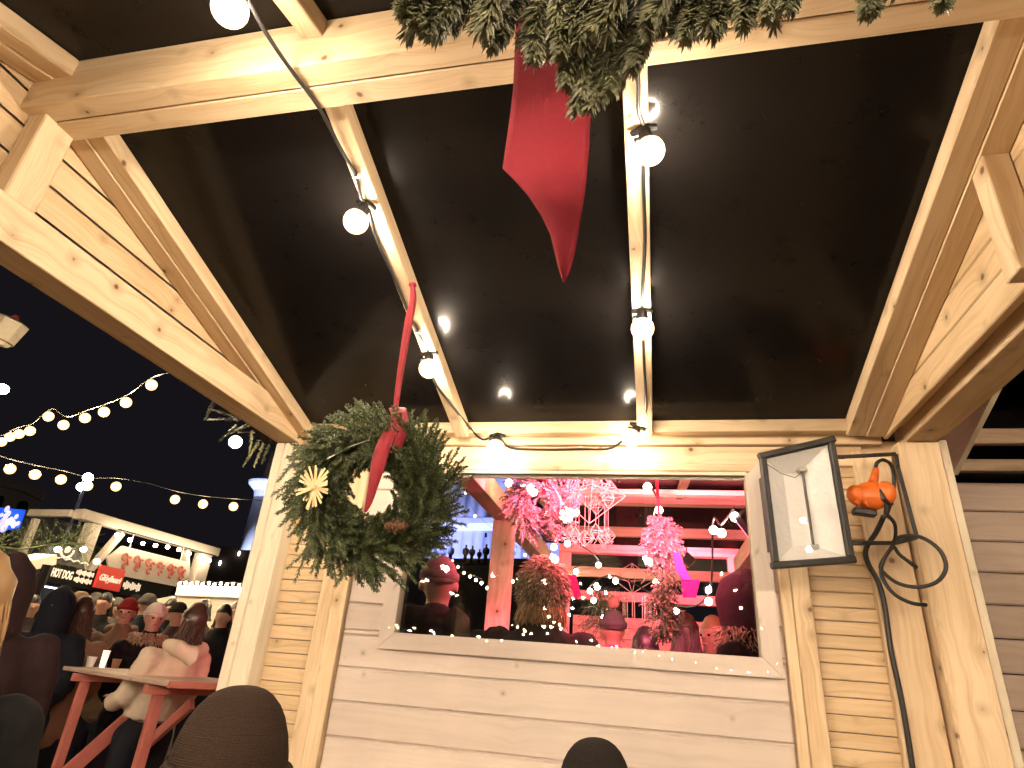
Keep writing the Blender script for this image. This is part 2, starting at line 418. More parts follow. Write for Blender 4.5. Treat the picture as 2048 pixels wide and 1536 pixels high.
# window: mitred frame, reveal, pane
win = MB()
def mitre(p, q, n, wdt, mb):    # one trapezoid board of the frame, p,q = inner edge, n = outward
    p, q, n = V(p), V(q), V(n); d = (q - p).normalized()
    pts = [p, q, q + d * wdt + n * wdt, p - d * wdt + n * wdt]
    k = len(mb.v); t = R.random(); uo = R.random() * 30
    mb.v += [a + V((0, 2.442, 0)) for a in pts] + [a + V((0, 2.461, 0)) for a in pts]
    U = [(0 + uo, 0), ((q - p).length + uo, 0), ((q - p).length + uo, wdt), (uo, wdt)]
    mb.quad_face([k, k + 1, k + 2, k + 3], U, t); mb.quad_face([k + 7, k + 6, k + 5, k + 4], U[::-1], t)
    for i in range(4):
        j = (i + 1) % 4; mb.quad_face([k + j, k + i, k + 4 + i, k + 4 + j], [U[j], U[i], U[i], U[j]], t)
g = .0006
mitre((WX0 + g, 0, WZ0), (WX1 - g, 0, WZ0), (0, 0, -1), .062, win); mitre((WX1, 0, WZ0 + g), (WX1, 0, WZ1 - g), (1, 0, 0), .062, win)
mitre((WX0, 0, WZ1 - g), (WX0, 0, WZ0 + g), (-1, 0, 0), .062, win)
fr = win.build('window_frame', GREY, stall)
b = MB(); b.box(-1.05, .43, 2.448, 2.4605, WZ1 + .016, WZ1 + .046, t=0.); b.build('top_trim', PINE, fr)
b = MB(); b.box(WX0 + .001, WX1 - .001, 2.444, 2.50, WZ0 - .012, WZ0 - .0005, t=.0, bev=.001); b.box(WX0 - .012, WX0 + .0005, 2.446, 2.50, WZ0, WZ1, 'z', t=0, bev=.001)
b.box(WX1 - .004, WX1 + .012, 2.446, 2.50, WZ0, WZ1, 'z', t=0, bev=.001); b.box(WX0, WX1, 2.446, 2.50, WZ1, WZ1 + .014, t=.9, bev=.001); b.build('reveal', PALE, fr)
b = MB(); b.box(WX0, WX1, 2.488, 2.492, WZ0, WZ1, bev=0); b.build('pane', GLASS, fr)

# ------------------------------------------------------------------ festoon lights in our stall
def proto_bulb(mat, r, seg=12):
    b = MB(); prof = [(0, -1.55), (.30, -1.5), (.36, -1.1), (.55, -.85)]
    b.ball((0, 0, 0), r, r, r, seg, seg * 2 // 3); return b.mesh('bulb', True)
ME_BULB = proto_bulb(BULB, .0285, 20); ME_ENV = proto_bulb(ENVN, .0375, 20)
def socket_mesh(r):
    b = MB(); b.smooth = True
    b.tube([(0, 0, r * .55), (0, 0, r * .9), (0, 0, r * 1.7), (0, 0, r * 2.2)], [r * .62, r * .66, r * .55, r * .4], 12)
    b.tube([(-r * 1.1, 0, r * 1.9), (0, 0, r * 2.1), (r * 1.1, 0, r * 1.9)], [r * .22, r * .42, r * .22], 8)
    b.tube([(-r * .55, 0, r * 1.2), (-r * 1.0, 0, r * 1.25)], [r * .3, r * .26], 8)
    return b.mesh('socket', True)
ME_SOCK = socket_mesh(.031)
def rot_to(d):      # bulb hangs along d (from socket to glass)
    return V((0, 0, -1)).rotation_difference(V(d)).to_matrix().to_4x4()
def put(name, me, mat, parent, loc, mtx=None):
    o = bpy.data.objects.new(name, me); COL.objects.link(o); o.parent = parent
    if not me.materials: me.materials.append(mat)
    M = Matrix.Translation(V(loc) - wloc(parent)) @ (mtx or Matrix.Identity(4)); o.matrix_basis = M; return o
fest = thing('festoon_lights', (-.8, 1.6, 2.4), 'black cable string of round warm bulbs running along the ceiling rafters of the near stall', 'string lights')
c0 = RN.dot(V((0, 2.4, 2.274)))
def roofpt(px, py, dep): return on(px, py, RN, c0 - dep)
Bpos = [onZ(460, 18, 2.50), roofpt(712, 443, .115), roofpt(858, 737, .115), onY(991, 896, 2.345), onY(1262, 876, 2.345), roofpt(1285, 657, .115), roofpt(1300, 302, .115)]
Bdir = [(-.35, .1, -1), (-.5, .15, -1), (.1, .1, -1), (0, -.25, -1), (-.5, -.2, -1), (0, .2, -1), (.25, .3, -1)]
ME_BULBD = proto_bulb(BULBDIM, .0285, 20)
for i_, (p, d) in enumerate(zip(Bpos, Bdir)):
    put('bulb', ME_BULBD if i_ in (3, 4) else ME_BULB, BULBDIM if i_ in (3, 4) else BULB, fest, p, rot_to(d)); put('glass_envelope', ME_ENV, ENVN, fest, p); put('socket', ME_SOCK, BLACK, fest, p, rot_to(d))
def sock(i): return Bpos[i] - V(Bdir[i]).normalized() * .062
def smooth_path(pts, k=6):
    out = []
    P = [pts[0]] + pts + [pts[-1]]
    for i in range(1, len(P) - 2):
        a, b_, c, d = P[i - 1], P[i], P[i + 1], P[i + 2]
        for j in range(k):
            t = j / k
            out.append(.5 * ((2 * b_) + (c - a) * t + (2 * a - 5 * b_ + 4 * c - d) * t * t + (3 * b_ - a - 3 * c + d) * t ** 3))
    out.append(pts[-1]); return out
cp = [V((-.80, -.45, 2.28)), V((-.86, -.1, 2.36)), onZ(508, -60, 2.53), sock(0), onZ(520, 45, 2.555), onZ(575, 130, 2.570), onZ(638, 215, 2.580), roofpt(680, 295, .085), roofpt(712, 352, .068), roofpt(722, 395, .075), sock(1), roofpt(752, 475, .07), roofpt(790, 560, .07),
      roofpt(832, 660, .068), sock(2), roofpt(868, 762, .075), roofpt(905, 812, .075), onY(938, 853, 2.39), onY(965, 879, 2.385), sock(3), onY(1020, 895, 2.45), onY(1080, 899, 2.462), onY(1160, 898, 2.462), onY(1225, 895, 2.46), sock(4), onY(1287, 852, 2.385),
      roofpt(1292, 800, .07), roofpt(1288, 720, .068), sock(5), roofpt(1284, 600, .068), roofpt(1290, 480, .066), roofpt(1287, 360, .07), sock(6), roofpt(1277, 220, .08), onZ(1276, 150, 2.58), V((-.02, .8, 2.57)), V((-.01, .2, 2.44)), V((-.02, -.45, 2.28))]
b = MB(); b.tube(smooth_path(cp, 5), .0052, 7); part(b, 'cable', BLACK, parent=fest, smooth=True)
for (px, py, k) in ((713, 352, 0), (965, 878, 1), (1288, 850, 1), (836, 664, 0)):
    b = MB(); p = roofpt(px, py, .068) if not k else onY(px, py, 2.39)
    b.board(p - V((.012, 0, 0)), p + V((.012, 0, 0)), .006, .014, (0, 0, 1), bev=.001); part(b, 'cable_clip', plain('white_plastic', (.7, .7, .68), .4), parent=fest)
# the same string goes on behind the camera and lights the timber from there
for p in ((-.80, -.35, 2.20), (-.02, -.35, 2.20)):
    put('bulb', ME_BULB, BULB, fest, p); put('glass_envelope', ME_ENV, ENVN, fest, p); put('socket', ME_SOCK, BLACK, fest, p)

# ------------------------------------------------------------------ fir greenery
def sprig(b, p, d, L, nl, nr, cnt, curl=(0, 0, -.3), flat=None, spread=1.0, shade=.5):
    p = V(p); d = V(d).normalized(); pts = [p]; steps = 6
    for i in range(steps):
        d = (d + V(curl) / steps).normalized(); p = p + d * (L / steps); pts.append(p)
    for i in range(cnt):
        f = (i + R.random()) / cnt; k = min(int(f * steps), steps - 1); q = pts[k].lerp(pts[k + 1], f * steps - k)
        ax = (pts[k + 1] - pts[k]).normalized(); s = ax.orthogonal().normalized(); s = Matrix.Rotation(R.random() * 6.283, 3, ax) @ s
        if flat is not None:
            fl = V(flat); s = (s - fl * s.dot(fl) * .6).normalized()
        nd = ax * (.55 + .5 * f) + s * spread + V((0, 0, R.uniform(-.1, .1)))
        b.needle(q, nd, nl * R.uniform(.75, 1.1) * (1 - .35 * f * f), nr, min(1, max(0, shade + R.uniform(-.3, .3))))
    return pts
def straw_star(parent, c, nrm, rad):
    b = MB(); n = V(nrm).normalized(); a = n.orthogonal().normalized(); c2 = n.cross(a)
    for k in range(14):
        th = k * math.pi / 7 + .1; d = a * math.cos(th) + c2 * math.sin(th); e = -a * math.sin(th) + c2 * math.cos(th)
        for s in (-1, 1):
            tip = V(c) + d * rad * (1 if k % 2 else .86) + e * s * rad * .12 + n * (k % 4) * .0016
            b.board(V(c) + n * (k % 4) * .0016 + d * .004, tip + n * R.uniform(-.008, .014), .0066, .0015, n, bev=.0003, t=R.random())
    b.ball(V(c) + n * .004, .009, .009, .009, 8, 6)
    part(b, 'straw_star', STRAW, parent=parent)

# wreath hanging from the second rafter
WC = V((-.775, 1.60, 1.738))
wr = thing('hanging_wreath', (-.758, 1.6, 1.99), 'round fir wreath hung on a dark red ribbon, straw star on its left side', 'wreath')
def wreath(parent, C, nrm, Rm, tube, n_spr, nl, nr, cnt, mat, sl, tilt=0, seed=5, shade=.45, gap=None):
    global R
    old = R; R = random.Random(seed)
    n = V(nrm).normalized(); up = V((0, 0, 1)); a = up.cross(n).normalized(); c2 = n.cross(a)
    b = MB(); tw = b
    for k in range(n_spr):
        th = 2 * math.pi * (k + R.random()) / n_spr; ph = R.random() * 2 * math.pi
        rad = a * math.cos(th) + c2 * math.sin(th); tan = -a * math.sin(th) + c2 * math.cos(th)
        rr = tube * R.uniform(.1, .62)
        out = rad * math.cos(ph) + n * math.sin(ph)
        p = C + rad * Rm + out * rr
        inward = math.cos(ph) < -.3
        L = sl * R.uniform(.7, 1.15) * (.62 if inward else 1)
        d = tan * R.uniform(.5, 1.0) + out * R.uniform(.35, .95)
        pts = sprig(b, p, d, L, nl, nr, cnt, curl=tuple(out * .15 - tan * .2 + V((0, 0, -.03))), shade=shade + R.uniform(-.22, .25) + (.1 if n.dot(out) * -1 < 0 else 0))
        tw.tube(pts, [.0016] * len(pts), 4)
    tw.tube([C + (a * math.cos(t) + c2 * math.sin(t)) * Rm for t in [2 * math.pi * i / 40 for i in range(41)]], .022, 8)
    part(b, 'foliage', mat, parent=parent)
    R = old
WN = V((.10, -.93, -.30))
wreath(wr, WC, WN, .155, .118, 1400, .0135, .0013, 60, FIR, .070, seed=8)
# long outlying sprigs
b = MB(); tw = b
for (x0, y0, x1, y1, yy) in ((600, 960, 545, 985, 1.56), (660, 900, 580, 960, 1.55), (880, 1010, 942, 948, 1.58), (640, 1080, 575, 1130, 1.57), (880, 1040, 930, 1045, 1.58), (700, 1130, 670, 1168, 1.6), (620, 1080, 590, 1160, 1.6), (700, 860, 735, 815, 1.6), (830, 850, 850, 822, 1.58), (640, 900, 650, 845, 1.6), (590, 920, 555, 960, 1.6)):
    p = onY(x0, y0, yy); q = onY(x1, y1, yy)
    tw.tube(sprig(b, p, q - p, (q - p).length * 1.05, .016, .0011, 70, curl=(0, 0, -.15), spread=.8), .0015, 4)
part(b, 'foliage', FIR, parent=wr)
straw_star(wr, onY(630, 975, 1.47), (-.35, -.9, -.2), .060)
b = MB(); pc = onY(790, 1052, 1.50)
for k in range(46):
    f = k / 46; th = k * 2.4; rr = .014 * math.sin(math.pi * (.12 + .85 * f)); ax = V((1, .1, .12)).normalized(); s = ax.orthogonal().normalized(); s = Matrix.Rotation(th, 3, ax) @ s
    q = pc + ax * (f - .5) * .06; b.board(q, q + s * rr * 1.5 + ax * .006, .008, .002, ax, bev=.0005)
b.ball(pc, .029, .010, .010, 10, 8); part(b, 'pine_cone', plain('pine_cone_brown', (.13, .06, .03), .7), parent=wr)
b = MB(); b.tube([onY(655, 918, 1.49), onY(700, 893, 1.49), onY(738, 880, 1.49)], .0016, 5); b.tube([onY(738, 882, 1.489), onY(741, 868, 1.489), onY(744, 858, 1.489)], .0016, 5); part(b, 'hook_wire', plain('galvanised_wire', (.5, .5, .48), .35, 1.), parent=wr)
# ribbon: loop up to the rafter, knot, tail
def strip(b, pts, ws, side, thick=.0016, t=.5):
    side = V(side).normalized(); L = []
    for p, w_ in zip(pts, ws): L.append((V(p) - side * w_ / 2, V(p) + side * w_ / 2))
    k = len(b.v); N = len(L)
    for i in range(N):
        d = V(pts[min(i + 1, N - 1)]) - V(pts[max(i - 1, 0)]); n = d.cross(side).normalized() * thick / 2
        b.v += [L[i][0] + n, L[i][1] + n, L[i][1] - n, L[i][0] - n]
    Z = [(0, 0)] * 4
    for i in range(N - 1):
        for j in range(4):
            q = (j + 1) % 4; b.quad_face([k + i * 4 + j, k + i * 4 + q, k + i * 4 + 4 + q, k + i * 4 + 4 + j], Z, t)
    b.quad_face([k + 3, k + 2, k + 1, k], Z, t); e = k + (N - 1) * 4; b.quad_face([e, e + 1, e + 2, e + 3], Z, t)
rtop = roofpt(825, 572, .066)
b = MB(); b.smooth = True
P = [rtop + V((0, 0, .0)), onY(826, 600, 1.597), onY(818, 640, 1.597), onY(808, 700, 1.597), onY(800, 750, 1.597), onY(793, 800, 1.59), onY(792, 822, 1.57)]
strip(b, smooth_path(P, 4), [.014 + .013 * math.sin(min(1, i / 8.) * 1.57) - .014 * max(0, (i - 8) / 16.) for i in range(25)], (.9, .3, .15))
P = [rtop + V((.004, -.004, 0)), onY(829, 598, 1.585), onY(820, 660, 1.588), onY(806, 730, 1.587), onY(796, 800, 1.58)]
strip(b, smooth_path(P, 5), [.010] * 21, (.5, .8, .1))
b.board(rtop + V((-.012, 0, .004)), rtop + V((.012, 0, .004)), .018, .012, RN, bev=.003)
P = [onY(790, 816, 1.60), onY(796, 820, 1.56), onY(795, 838, 1.525), onY(782, 862, 1.50), onY(768, 890, 1.485), onY(758, 925, 1.48), onY(748, 965, 1.478), onY(738, 1005, 1.48), onY(731, 1024, 1.485)]
strip(b, smooth_path(P, 4), [(.030 + .022 * math.sin(min(1, i / 6.) * 2.6)) * (1 if i < 20 else 1 - (i - 20) / 14.) for i in range(33)], (.95, .12, .1), .004)
P = [onY(800, 822, 1.52), onY(805, 850, 1.505), onY(795, 885, 1.50), onY(785, 905, 1.51)]
strip(b, smooth_path(P, 4), [.035] * 13, (.9, .3, .1), .004)
part(b, 'ribbon', REDVEL, parent=wr)

# large fir wreath hanging just above the camera: only its lower edge is in view
gw = thing('fir_bough', (.02, .38, 1.98), 'large hanging fir bough cut by the top edge, with a wide red felt ribbon', 'fir bough')
b = MB(); tw = b; R2 = R; R = random.Random(3)
def nearsp(px, py, qx, qy, d0, d1, cnt=130, nl=.028, nr=.0014, sh=.45, spread=.75, curl=(0, 0, -.25)):
    p = CAM + ray(px, py).normalized() * d0; q = CAM + ray(qx, qy).normalized() * d1
    tw.tube(sprig(b, p, q - p, (q - p).length, nl, nr, cnt, curl=curl, spread=spread, shade=sh), .002, 5)
for i in range(60):
    px = R.uniform(820, 1420); base = -30 - R.random() * 120
    lim = 60 + 60 * math.sin((px - 810) / 260.) if px < 1250 else 75 - (px - 1250) * .12
    nearsp(px + R.uniform(30, 90), base, px + R.uniform(-25, 25), lim * R.uniform(.35, .78), R.uniform(.70, .84), R.uniform(.66, .80), 260, nl=.030, nr=.0013, sh=R.uniform(.3, .7), spread=.55)
for a in ((1180, 10, 1165, 190), (1210, 40, 1150, 215), (1240, 30, 1180, 205), (1230, 90, 1200, 190), (1270, 50, 1215, 170), (1130, 0, 1120, 100), (1150, 40, 1135, 170),
          (1300, 20, 1265, 130), (1000, -20, 980, 90), (1080, 0, 1060, 110), (900, -20, 860, 60), (840, -40, 825, 40), (830, -10, 812, 20), (1400, -20, 1370, 70), (1450, -30, 1430, 60), (1500, -40, 1480, 40),
          (1560, -92, 1535, 25), (1600, -92, 1570, 10), (1760, -85, 1728, 22), (1720, -85, 1745, 15), (1900, -85, 1880, 5)):
    for k in range(2): nearsp(a[0] + R.uniform(-8, 8), a[1], a[2] + R.uniform(-8, 8), a[3] + R.uniform(-8, 8), .72, .68, 260, nl=.020 if a[2] > 1500 or k else .026, nr=.0013, sh=.65, spread=.62)
SPN = [CAM + ray(px, py).normalized() * .78 for px, py in ((800, -40), (900, -90), (1080, -125), (1250, -125), (1400, -110), (1560, -95), (1740, -85), (1920, -85))]
for i in range(70):
    f = R.random() * 6.99; k_ = int(f); p = SPN[k_].lerp(SPN[k_ + 1], f - k_)
    if i < 50: p = SPN[0].lerp(SPN[1], 0) if False else SPN[min(k_, 4)].lerp(SPN[min(k_, 4) + 1], f - k_)
    tw.tube(sprig(b, p, V((R.uniform(-.6, .6), R.uniform(-.3, .6), R.uniform(.1, .8))), R.uniform(.06, .10), .026, .0014, 130, spread=.6, shade=R.uniform(.3, .6)), .002, 5)
tw.tube(smooth_path(SPN, 5), .006, 8, t=.05)
R = R2
part(b, 'foliage', FIRNEAR, parent=gw)
for k_, top in ((1, V((-.30, .90, 2.585))), (6, V((.45, .90, 2.585)))):
    bc_ = MB(); bc_.tube([SPN[k_], top], .0025, 6); part(bc_, 'hanging_cord', BLACK, parent=gw)
# wide red ribbon with a slanted cut end
LE = [(1036, -110), (1034, -40), (1032, 40), (1029, 110), (1026, 180), (1019, 240), (1010, 300), (1005, 337), (1030, 362), (1056, 392), (1082, 430), (1100, 468), (1108, 500), (1116, 535), (1126, 565)]
RE = [(1196, -110), (1193, -40), (1190, 40), (1187, 110), (1184, 180), (1181, 240), (1178, 300), (1174, 345), (1171, 378), (1166, 412), (1161, 445), (1155, 478), (1149, 508), (1141, 540), (1130, 566)]
b = MB(); b.smooth = True; NU = 12
for side_ in (0, 1):
    for i, (l, r_) in enumerate(zip(LE, RE)):
        for j in range(NU + 1):
            f = j / NU; yy = .735 + .004 * math.sin(f * 5 + i * .3) + side_ * .0018
            b.v.append(onY(l[0] + (r_[0] - l[0]) * f, l[1] + (r_[1] - l[1]) * f, yy))
M_ = len(LE) * (NU + 1)
for side_ in (0, 1):
    for i in range(len(LE) - 1):
        for j in range(NU):
            q = [side_ * M_ + i * (NU + 1) + j, side_ * M_ + i * (NU + 1) + j + 1, side_ * M_ + (i + 1) * (NU + 1) + j + 1, side_ * M_ + (i + 1) * (NU + 1) + j]
            b.quad_face(q if side_ else q[::-1], [(0, 0)] * 4)
for j0 in (0, NU):
    for i in range(len(LE) - 1):
        a_ = i * (NU + 1) + j0; c_ = (i + 1) * (NU + 1) + j0; b.quad_face([a_, c_, M_ + c_, M_ + a_] if j0 else [M_ + a_, M_ + c_, c_, a_], [(0, 0)] * 4)
part(b, 'ribbon', REDFELT, parent=gw)

# ------------------------------------------------------------------ halogen floodlight on the right-hand post
fl = thing('floodlight', tuple(onY(1700, 1000, 2.40)), 'switched-off black halogen floodlight with silver reflector bracketed to the right post', 'floodlight')
def halfw(a, b_, t): return a.lerp(b_, t)
DARKMET = plain('black_cast_metal', (.022, .022, .02), .42, var=.35, scale=40, bump=.3, bscale=300)
FC = [onY(1515, 905, 2.13), onY(1668, 868, 2.19), onY(1713, 1130, 2.21), onY(1543, 1142, 2.13)]    # TL TR BR BL of the front frame
fn = (FC[1] - FC[0]).cross(FC[3] - FC[0]).normalized(); fn = -fn if fn.y > 0 else fn               # faces the viewer
bk = -fn
fc = sum(FC, V()) / 4
b = MB()
def fp(u, v, dd=0): 
    p = FC[0].lerp(FC[1], u).lerp(FC[3].lerp(FC[2], u), v); return p + bk * dd
# raised rim: four bars
w_ = .022
for (p, q) in ((fp(.0, .04), fp(1, .04)), (fp(.0, .96), fp(1, .96))): b.board(p, q, .022, .020, fn, bev=.004)
for (p, q) in ((fp(.055, .06), fp(.055, .94)), (fp(.945, .06), fp(.945, .94))): b.board(p, q, .022, .020, fn, bev=.004)
part(b, 'rim', DARKMET, parent=fl)
b = MB(); ins = [fp(.04, .03, .012), fp(.96, .03, .012), fp(.96, .97, .012), fp(.04, .97, .012)]; bc = [p.lerp(sum(ins, V()) / 4, .35) + bk * .085 for p in ins]
k = len(b.v); b.v += ins + bc; Z = [(0, 0)] * 4
for i in range(4): b.quad_face([k + i, k + (i + 1) % 4, k + 4 + (i + 1) % 4, k + 4 + i], Z)
b.quad_face([k + 4, k + 5, k + 6, k + 7], Z)
for i in range(9):
    p = fp(.14 + i * .09, .18, .09); q = fp(.14 + i * .09, .82, .09); b.board(p, q, .003, .03, bk, bev=.0005)
part(b, 'housing', DARKMET, parent=fl)
N = NT('silver_reflector'); tc = N.node('ShaderNodeTexCoord').outputs['Object']
nn = N.node('ShaderNodeTexNoise', ins={'Vector': tc, 'Scale': 30., 'Detail': 4.}).outputs[0]
N.set(Base_Color=N.mix(nn, (.88, .88, .84), (.95, .95, .92)), Metallic=.0, Roughness=.3); N.bump(nn, .5, .01); REFL = N.m
b = MB(); f0 = [fp(.09, .07, .010), fp(.91, .07, .010), fp(.91, .93, .010), fp(.09, .93, .010)]
f1 = [fp(.40, .20, .07), fp(.62, .20, .07), fp(.62, .80, .07), fp(.40, .80, .07)]
k = 0; b.v += f0 + f1
for i in range(4): b.quad_face([i, 4 + i, 4 + (i + 1) % 4, (i + 1) % 4], Z)
b.quad_face([4, 7, 6, 5], Z); part(b, 'reflector', REFL, parent=fl)
b = MB(); b.tube([fp(.60, .22, .04), fp(.60, .82, .04)], .0045, 8); part(b, 'lamp_tube', plain('grey_ceramic', (.12, .12, .11), .4), parent=fl)
CER = plain('white_ceramic', (.5, .5, .46), .4)
for v_ in (.21, .83): b = MB(); b.board(fp(.55, v_, .045), fp(.66, v_, .045), .014, .02, bk, bev=.002); part(b, 'lamp_holder', CER, parent=fl)
b = MB(); b.tube([fp(.1, .10, .012), fp(.3, .22, .02), fp(.48, .27, .03), fp(.58, .235, .035)], .0012, 5); part(b, 'wire', BLACK, parent=fl)
b = MB(); gv = [fp(.07, .05, .003), fp(.93, .05, .003), fp(.93, .95, .003), fp(.07, .95, .003)]; b.poly(gv, .002, bk); part(b, 'glass', glass('flood_glass', .01, (1, 1, 1), 1.12), parent=fl)
# bracket and cable gland box
PB = [onY(1680, 914, 2.26), onY(1792, 908, 2.36), onY(1796, 935, 2.385), onY(1834, 1075, 2.39), onY(1790, 1086, 2.385), onY(1715, 1086, 2.27)]
b = MB()
for p, q in zip(PB[:-1], PB[1:]): b.board(p, q, .014, .005, (0, 1, 0), bev=.001)
for i in (0, 5): b.tube([PB[i] - V((.02, 0, 0)), PB[i] + V((.012, 0, 0))], .008, 8)
part(b, 'bracket', DARKMET, parent=fl)
b = MB(); b.tube([fp(.97, .05, .01), fp(1.02, .05, .02)], .006, 8); part(b, 'hinge', DARKMET, parent=fl)
jb = thing('orange_splitter', tuple(onY(1740, 990, 2.33)), 'round orange plug splitter with black flap hanging beside the floodlight', 'plug splitter')
ORG = plain('orange_plastic', (.80, .17, .02), .45, var=.1)
jc = onY(1742, 992, 2.30)
b = MB(); b.smooth = True
b.ball(jc, .058, .040, .050, 20, 12); b.ball(onY(1772, 985, 2.285), .032, .028, .040, 16, 10); b.ball(onY(1712, 990, 2.295), .030, .028, .036, 14, 10)
b.tube([onY(1745, 968, 2.30), onY(1750, 948, 2.30), onY(1752, 937, 2.30)], [.016, .013, .010], 12)
for k in range(4): b.tube([onY(1712 + k * 17, 1003, 2.272), onY(1716 + k * 17, 1012, 2.285)], .006, 8)
part(b, 'body', ORG, parent=jb)
b = MB(); b.tube([onY(1760, 978, 2.262), onY(1767, 998, 2.262), onY(1781, 1010, 2.27)], [.003, .009, .005], 10); b.board(onY(1705, 1022, 2.29), onY(1752, 1028, 2.29), .035, .022, (0, 0, 1), bev=.004); b.tube([onY(1776, 1010, 2.27), onY(1772, 1030, 2.28)], [.012, .008], 10); part(b, 'flap', BLACK, parent=jb)
def cable(name, pts, r, label, loc=None, z=None):
    b = MB(); P = [onY(px, py, y) for px, py, y in pts]; b.tube(smooth_path(P, 8), r, 8)
    o = b.build(name, BLACK, smooth=True); return tag(o, label, 'cable')
cable('supply_cable', [(1751, 940, 2.30), (1754, 926, 2.30), (1767, 920, 2.31), (1783, 932, 2.34), (1788, 965, 2.36), (1782, 1010, 2.37)], .0065, 'short black cable arching from the orange splitter up behind the bracket')
cable('looped_cable', [(1775, 1030, 2.28), (1790, 1050, 2.30), (1788, 1085, 2.34), (1768, 1118, 2.37), (1763, 1150, 2.36), (1785, 1185, 2.34), (1820, 1205, 2.34), (1853, 1210, 2.35)], .0062, 'black cable curving down from the splitter and ending in a cut tip across the post')
cable('coiled_cable', [(1781, 1090, 2.38), (1800, 1074, 2.36), (1840, 1074, 2.33), (1877, 1098, 2.32), (1892, 1133, 2.32), (1876, 1162, 2.32), (1840, 1174, 2.33), (1800, 1168, 2.35), (1770, 1148, 2.37), (1762, 1130, 2.38), (1785, 1095, 2.385), (1800, 1110, 2.385), (1834, 1136, 2.385)], .0065, 'black cable coiled in a wide loop over the right post')
cable('drop_cable', [(1768, 1032, 2.28), (1752, 1065, 2.33), (1732, 1098, 2.40), (1735, 1125, 2.43), (1757, 1165, 2.44), (1770, 1215, 2.44), (1782, 1300, 2.44), (1803, 1400, 2.44), (1826, 1540, 2.44), (1850, 1700, 2.44)], .0085, 'thick black cable running down the plank wall beside the right post')

# ------------------------------------------------------------------ right-hand neighbouring stall, seen past the post
rs = thing('grey_stall', (1.6, 2.9, 0), 'neighbouring stall with greyish planks on the far right, dark under its roof', 'market stall')
RGREY = wood('grey_stall_board', (.50, .39, .31), (.44, .34, .26), (.2, .14, .1), knot=.006, grain=.7, tintamt=.2)
b = MB(); z = .02
while z < 2.12:
    b.box(1.20, 3.3, 3.0, 3.02, z, z + .125, bev=.006); z += .129
part(b, 'wall', RGREY, parent=rs)
b = MB(); b.box(1.145, 1.198, 2.93, 3.02, 0, 2.15, 'z'); b.box(1.2, 1.29, 2.975, 2.998, 0, 2.15, 'z'); part(b, 'corner_post', RGREY, parent=rs)
b = MB()
for (z0, z1, yy) in ((2.16, 2.18, 3.08), (2.19, 2.25, 3.2), (2.36, 2.42, 3.3), (2.52, 2.60, 3.35), (2.62, 2.66, 3.5)): b.box(1.15, 3.6, yy, yy + .04, z0, z1)
part(b, 'lintel', PINE, parent=rs)
b = MB(); b.poly([onX(1825, 893, 1.2), onX(1995, 770, 1.2), onX(1905, 950, 1.2), onX(1893, 925, 1.2)], .02, (1, 0, 0)); part(b, 'gable_cladding', PALE, parent=rs)
b = MB(); b.box(1.21, 3.6, 3.6, 3.62, 1.9, 3.1); b.poly([(1.21, 2.9, 2.75), (3.6, 2.9, 2.75), (3.6, 3.62, 2.95), (1.21, 3.62, 2.95)], .02, (0, 0, 1)); part(b, 'dark_interior', FILM, parent=rs)

# ------------------------------------------------------------------ the pink-lit stall beyond the window
ps = thing('pink_stall', (-.2, 4.2, 0), 'stall glowing pink behind the window, its timber frame lit by coloured light', 'market stall')
PK = PINE
NX0, NX1 = -.985, 1.05
b = MB(); b.box(NX0, NX0 + .13, 3.83, 3.94, 0, 2.18, 'z', t=.1); part(b, 'post', PK, parent=ps)
b = MB(); b.box(NX0, NX0 + .10, 5.48, 5.58, 0, 2.18, 'z', t=.1); part(b, 'post', PK, parent=ps)
b = MB(); b.box(.86, .96, 5.48, 5.58, 0, 2.18, 'z', t=.1); part(b, 'post', PK, parent=ps)
b = MB(); b.box(NX0, NX0 + .11, 2.62, 5.6, 2.184, 2.31, 'y', t=.1); part(b, 'tie_beam', PK, parent=ps)
b = MB(); b.box(.68, .78, 2.9, 5.6, 2.184, 2.31, 'y', t=.1); part(b, 'tie_beam', PK, parent=ps)
b = MB(); b.box(.46, .50, 2.72, 2.84, 0, 2.7, 'z', t=.0); b.box(.52, .60, 2.78, 2.88, 0, 2.7, 'z', t=.0); part(b, 'post', PINE, parent=ps)
b = MB(); b.box(NX0 + .12, .85, 4.80, 4.90, 2.56, 2.66, t=.1); part(b, 'ridge_beam', PK, parent=ps)
b = MB(); b.box(NX0 + .12, .85, 5.44, 5.50, 2.44, 2.52, t=.1); part(b, 'purlin', PK, parent=ps)
b = MB(); b.box(NX0 + .12, .85, 5.50, 5.56, 2.10, 2.18, t=.1); part(b, 'eave_beam', PK, parent=ps)
b = MB(); b.box(NX0 + .12, .85, 3.60, 3.66, 2.30, 2.33, t=.1); part(b, 'purlin', PK, parent=ps)
for x in (-.35, .22):
    for (ya, za, yb_, zb_) in ((4.8, 2.62, 2.75, 2.2),):
        b = MB(); b.board((x, ya, za), (x, yb_, zb_ + .1), .05, .05, (0, 0, 1), t=.1); part(b, 'rafter', PK, parent=ps)
b = MB(); b.poly([(NX0, 4.85, 2.70), (.9, 4.85, 2.70), (.9, 2.6, 2.33), (NX0, 2.6, 2.33)], .02, (0, 0, 1)); b.v = b.v; part(b, 'roof_panel', FILM, parent=ps)
b = MB(); b.poly([(NX0, 4.86, 2.70), (.9, 4.86, 2.70), (.9, 5.75, 2.42), (NX0, 5.75, 2.42)], .02, (0, 0, 1)); part(b, 'roof_panel', FILM, parent=ps)
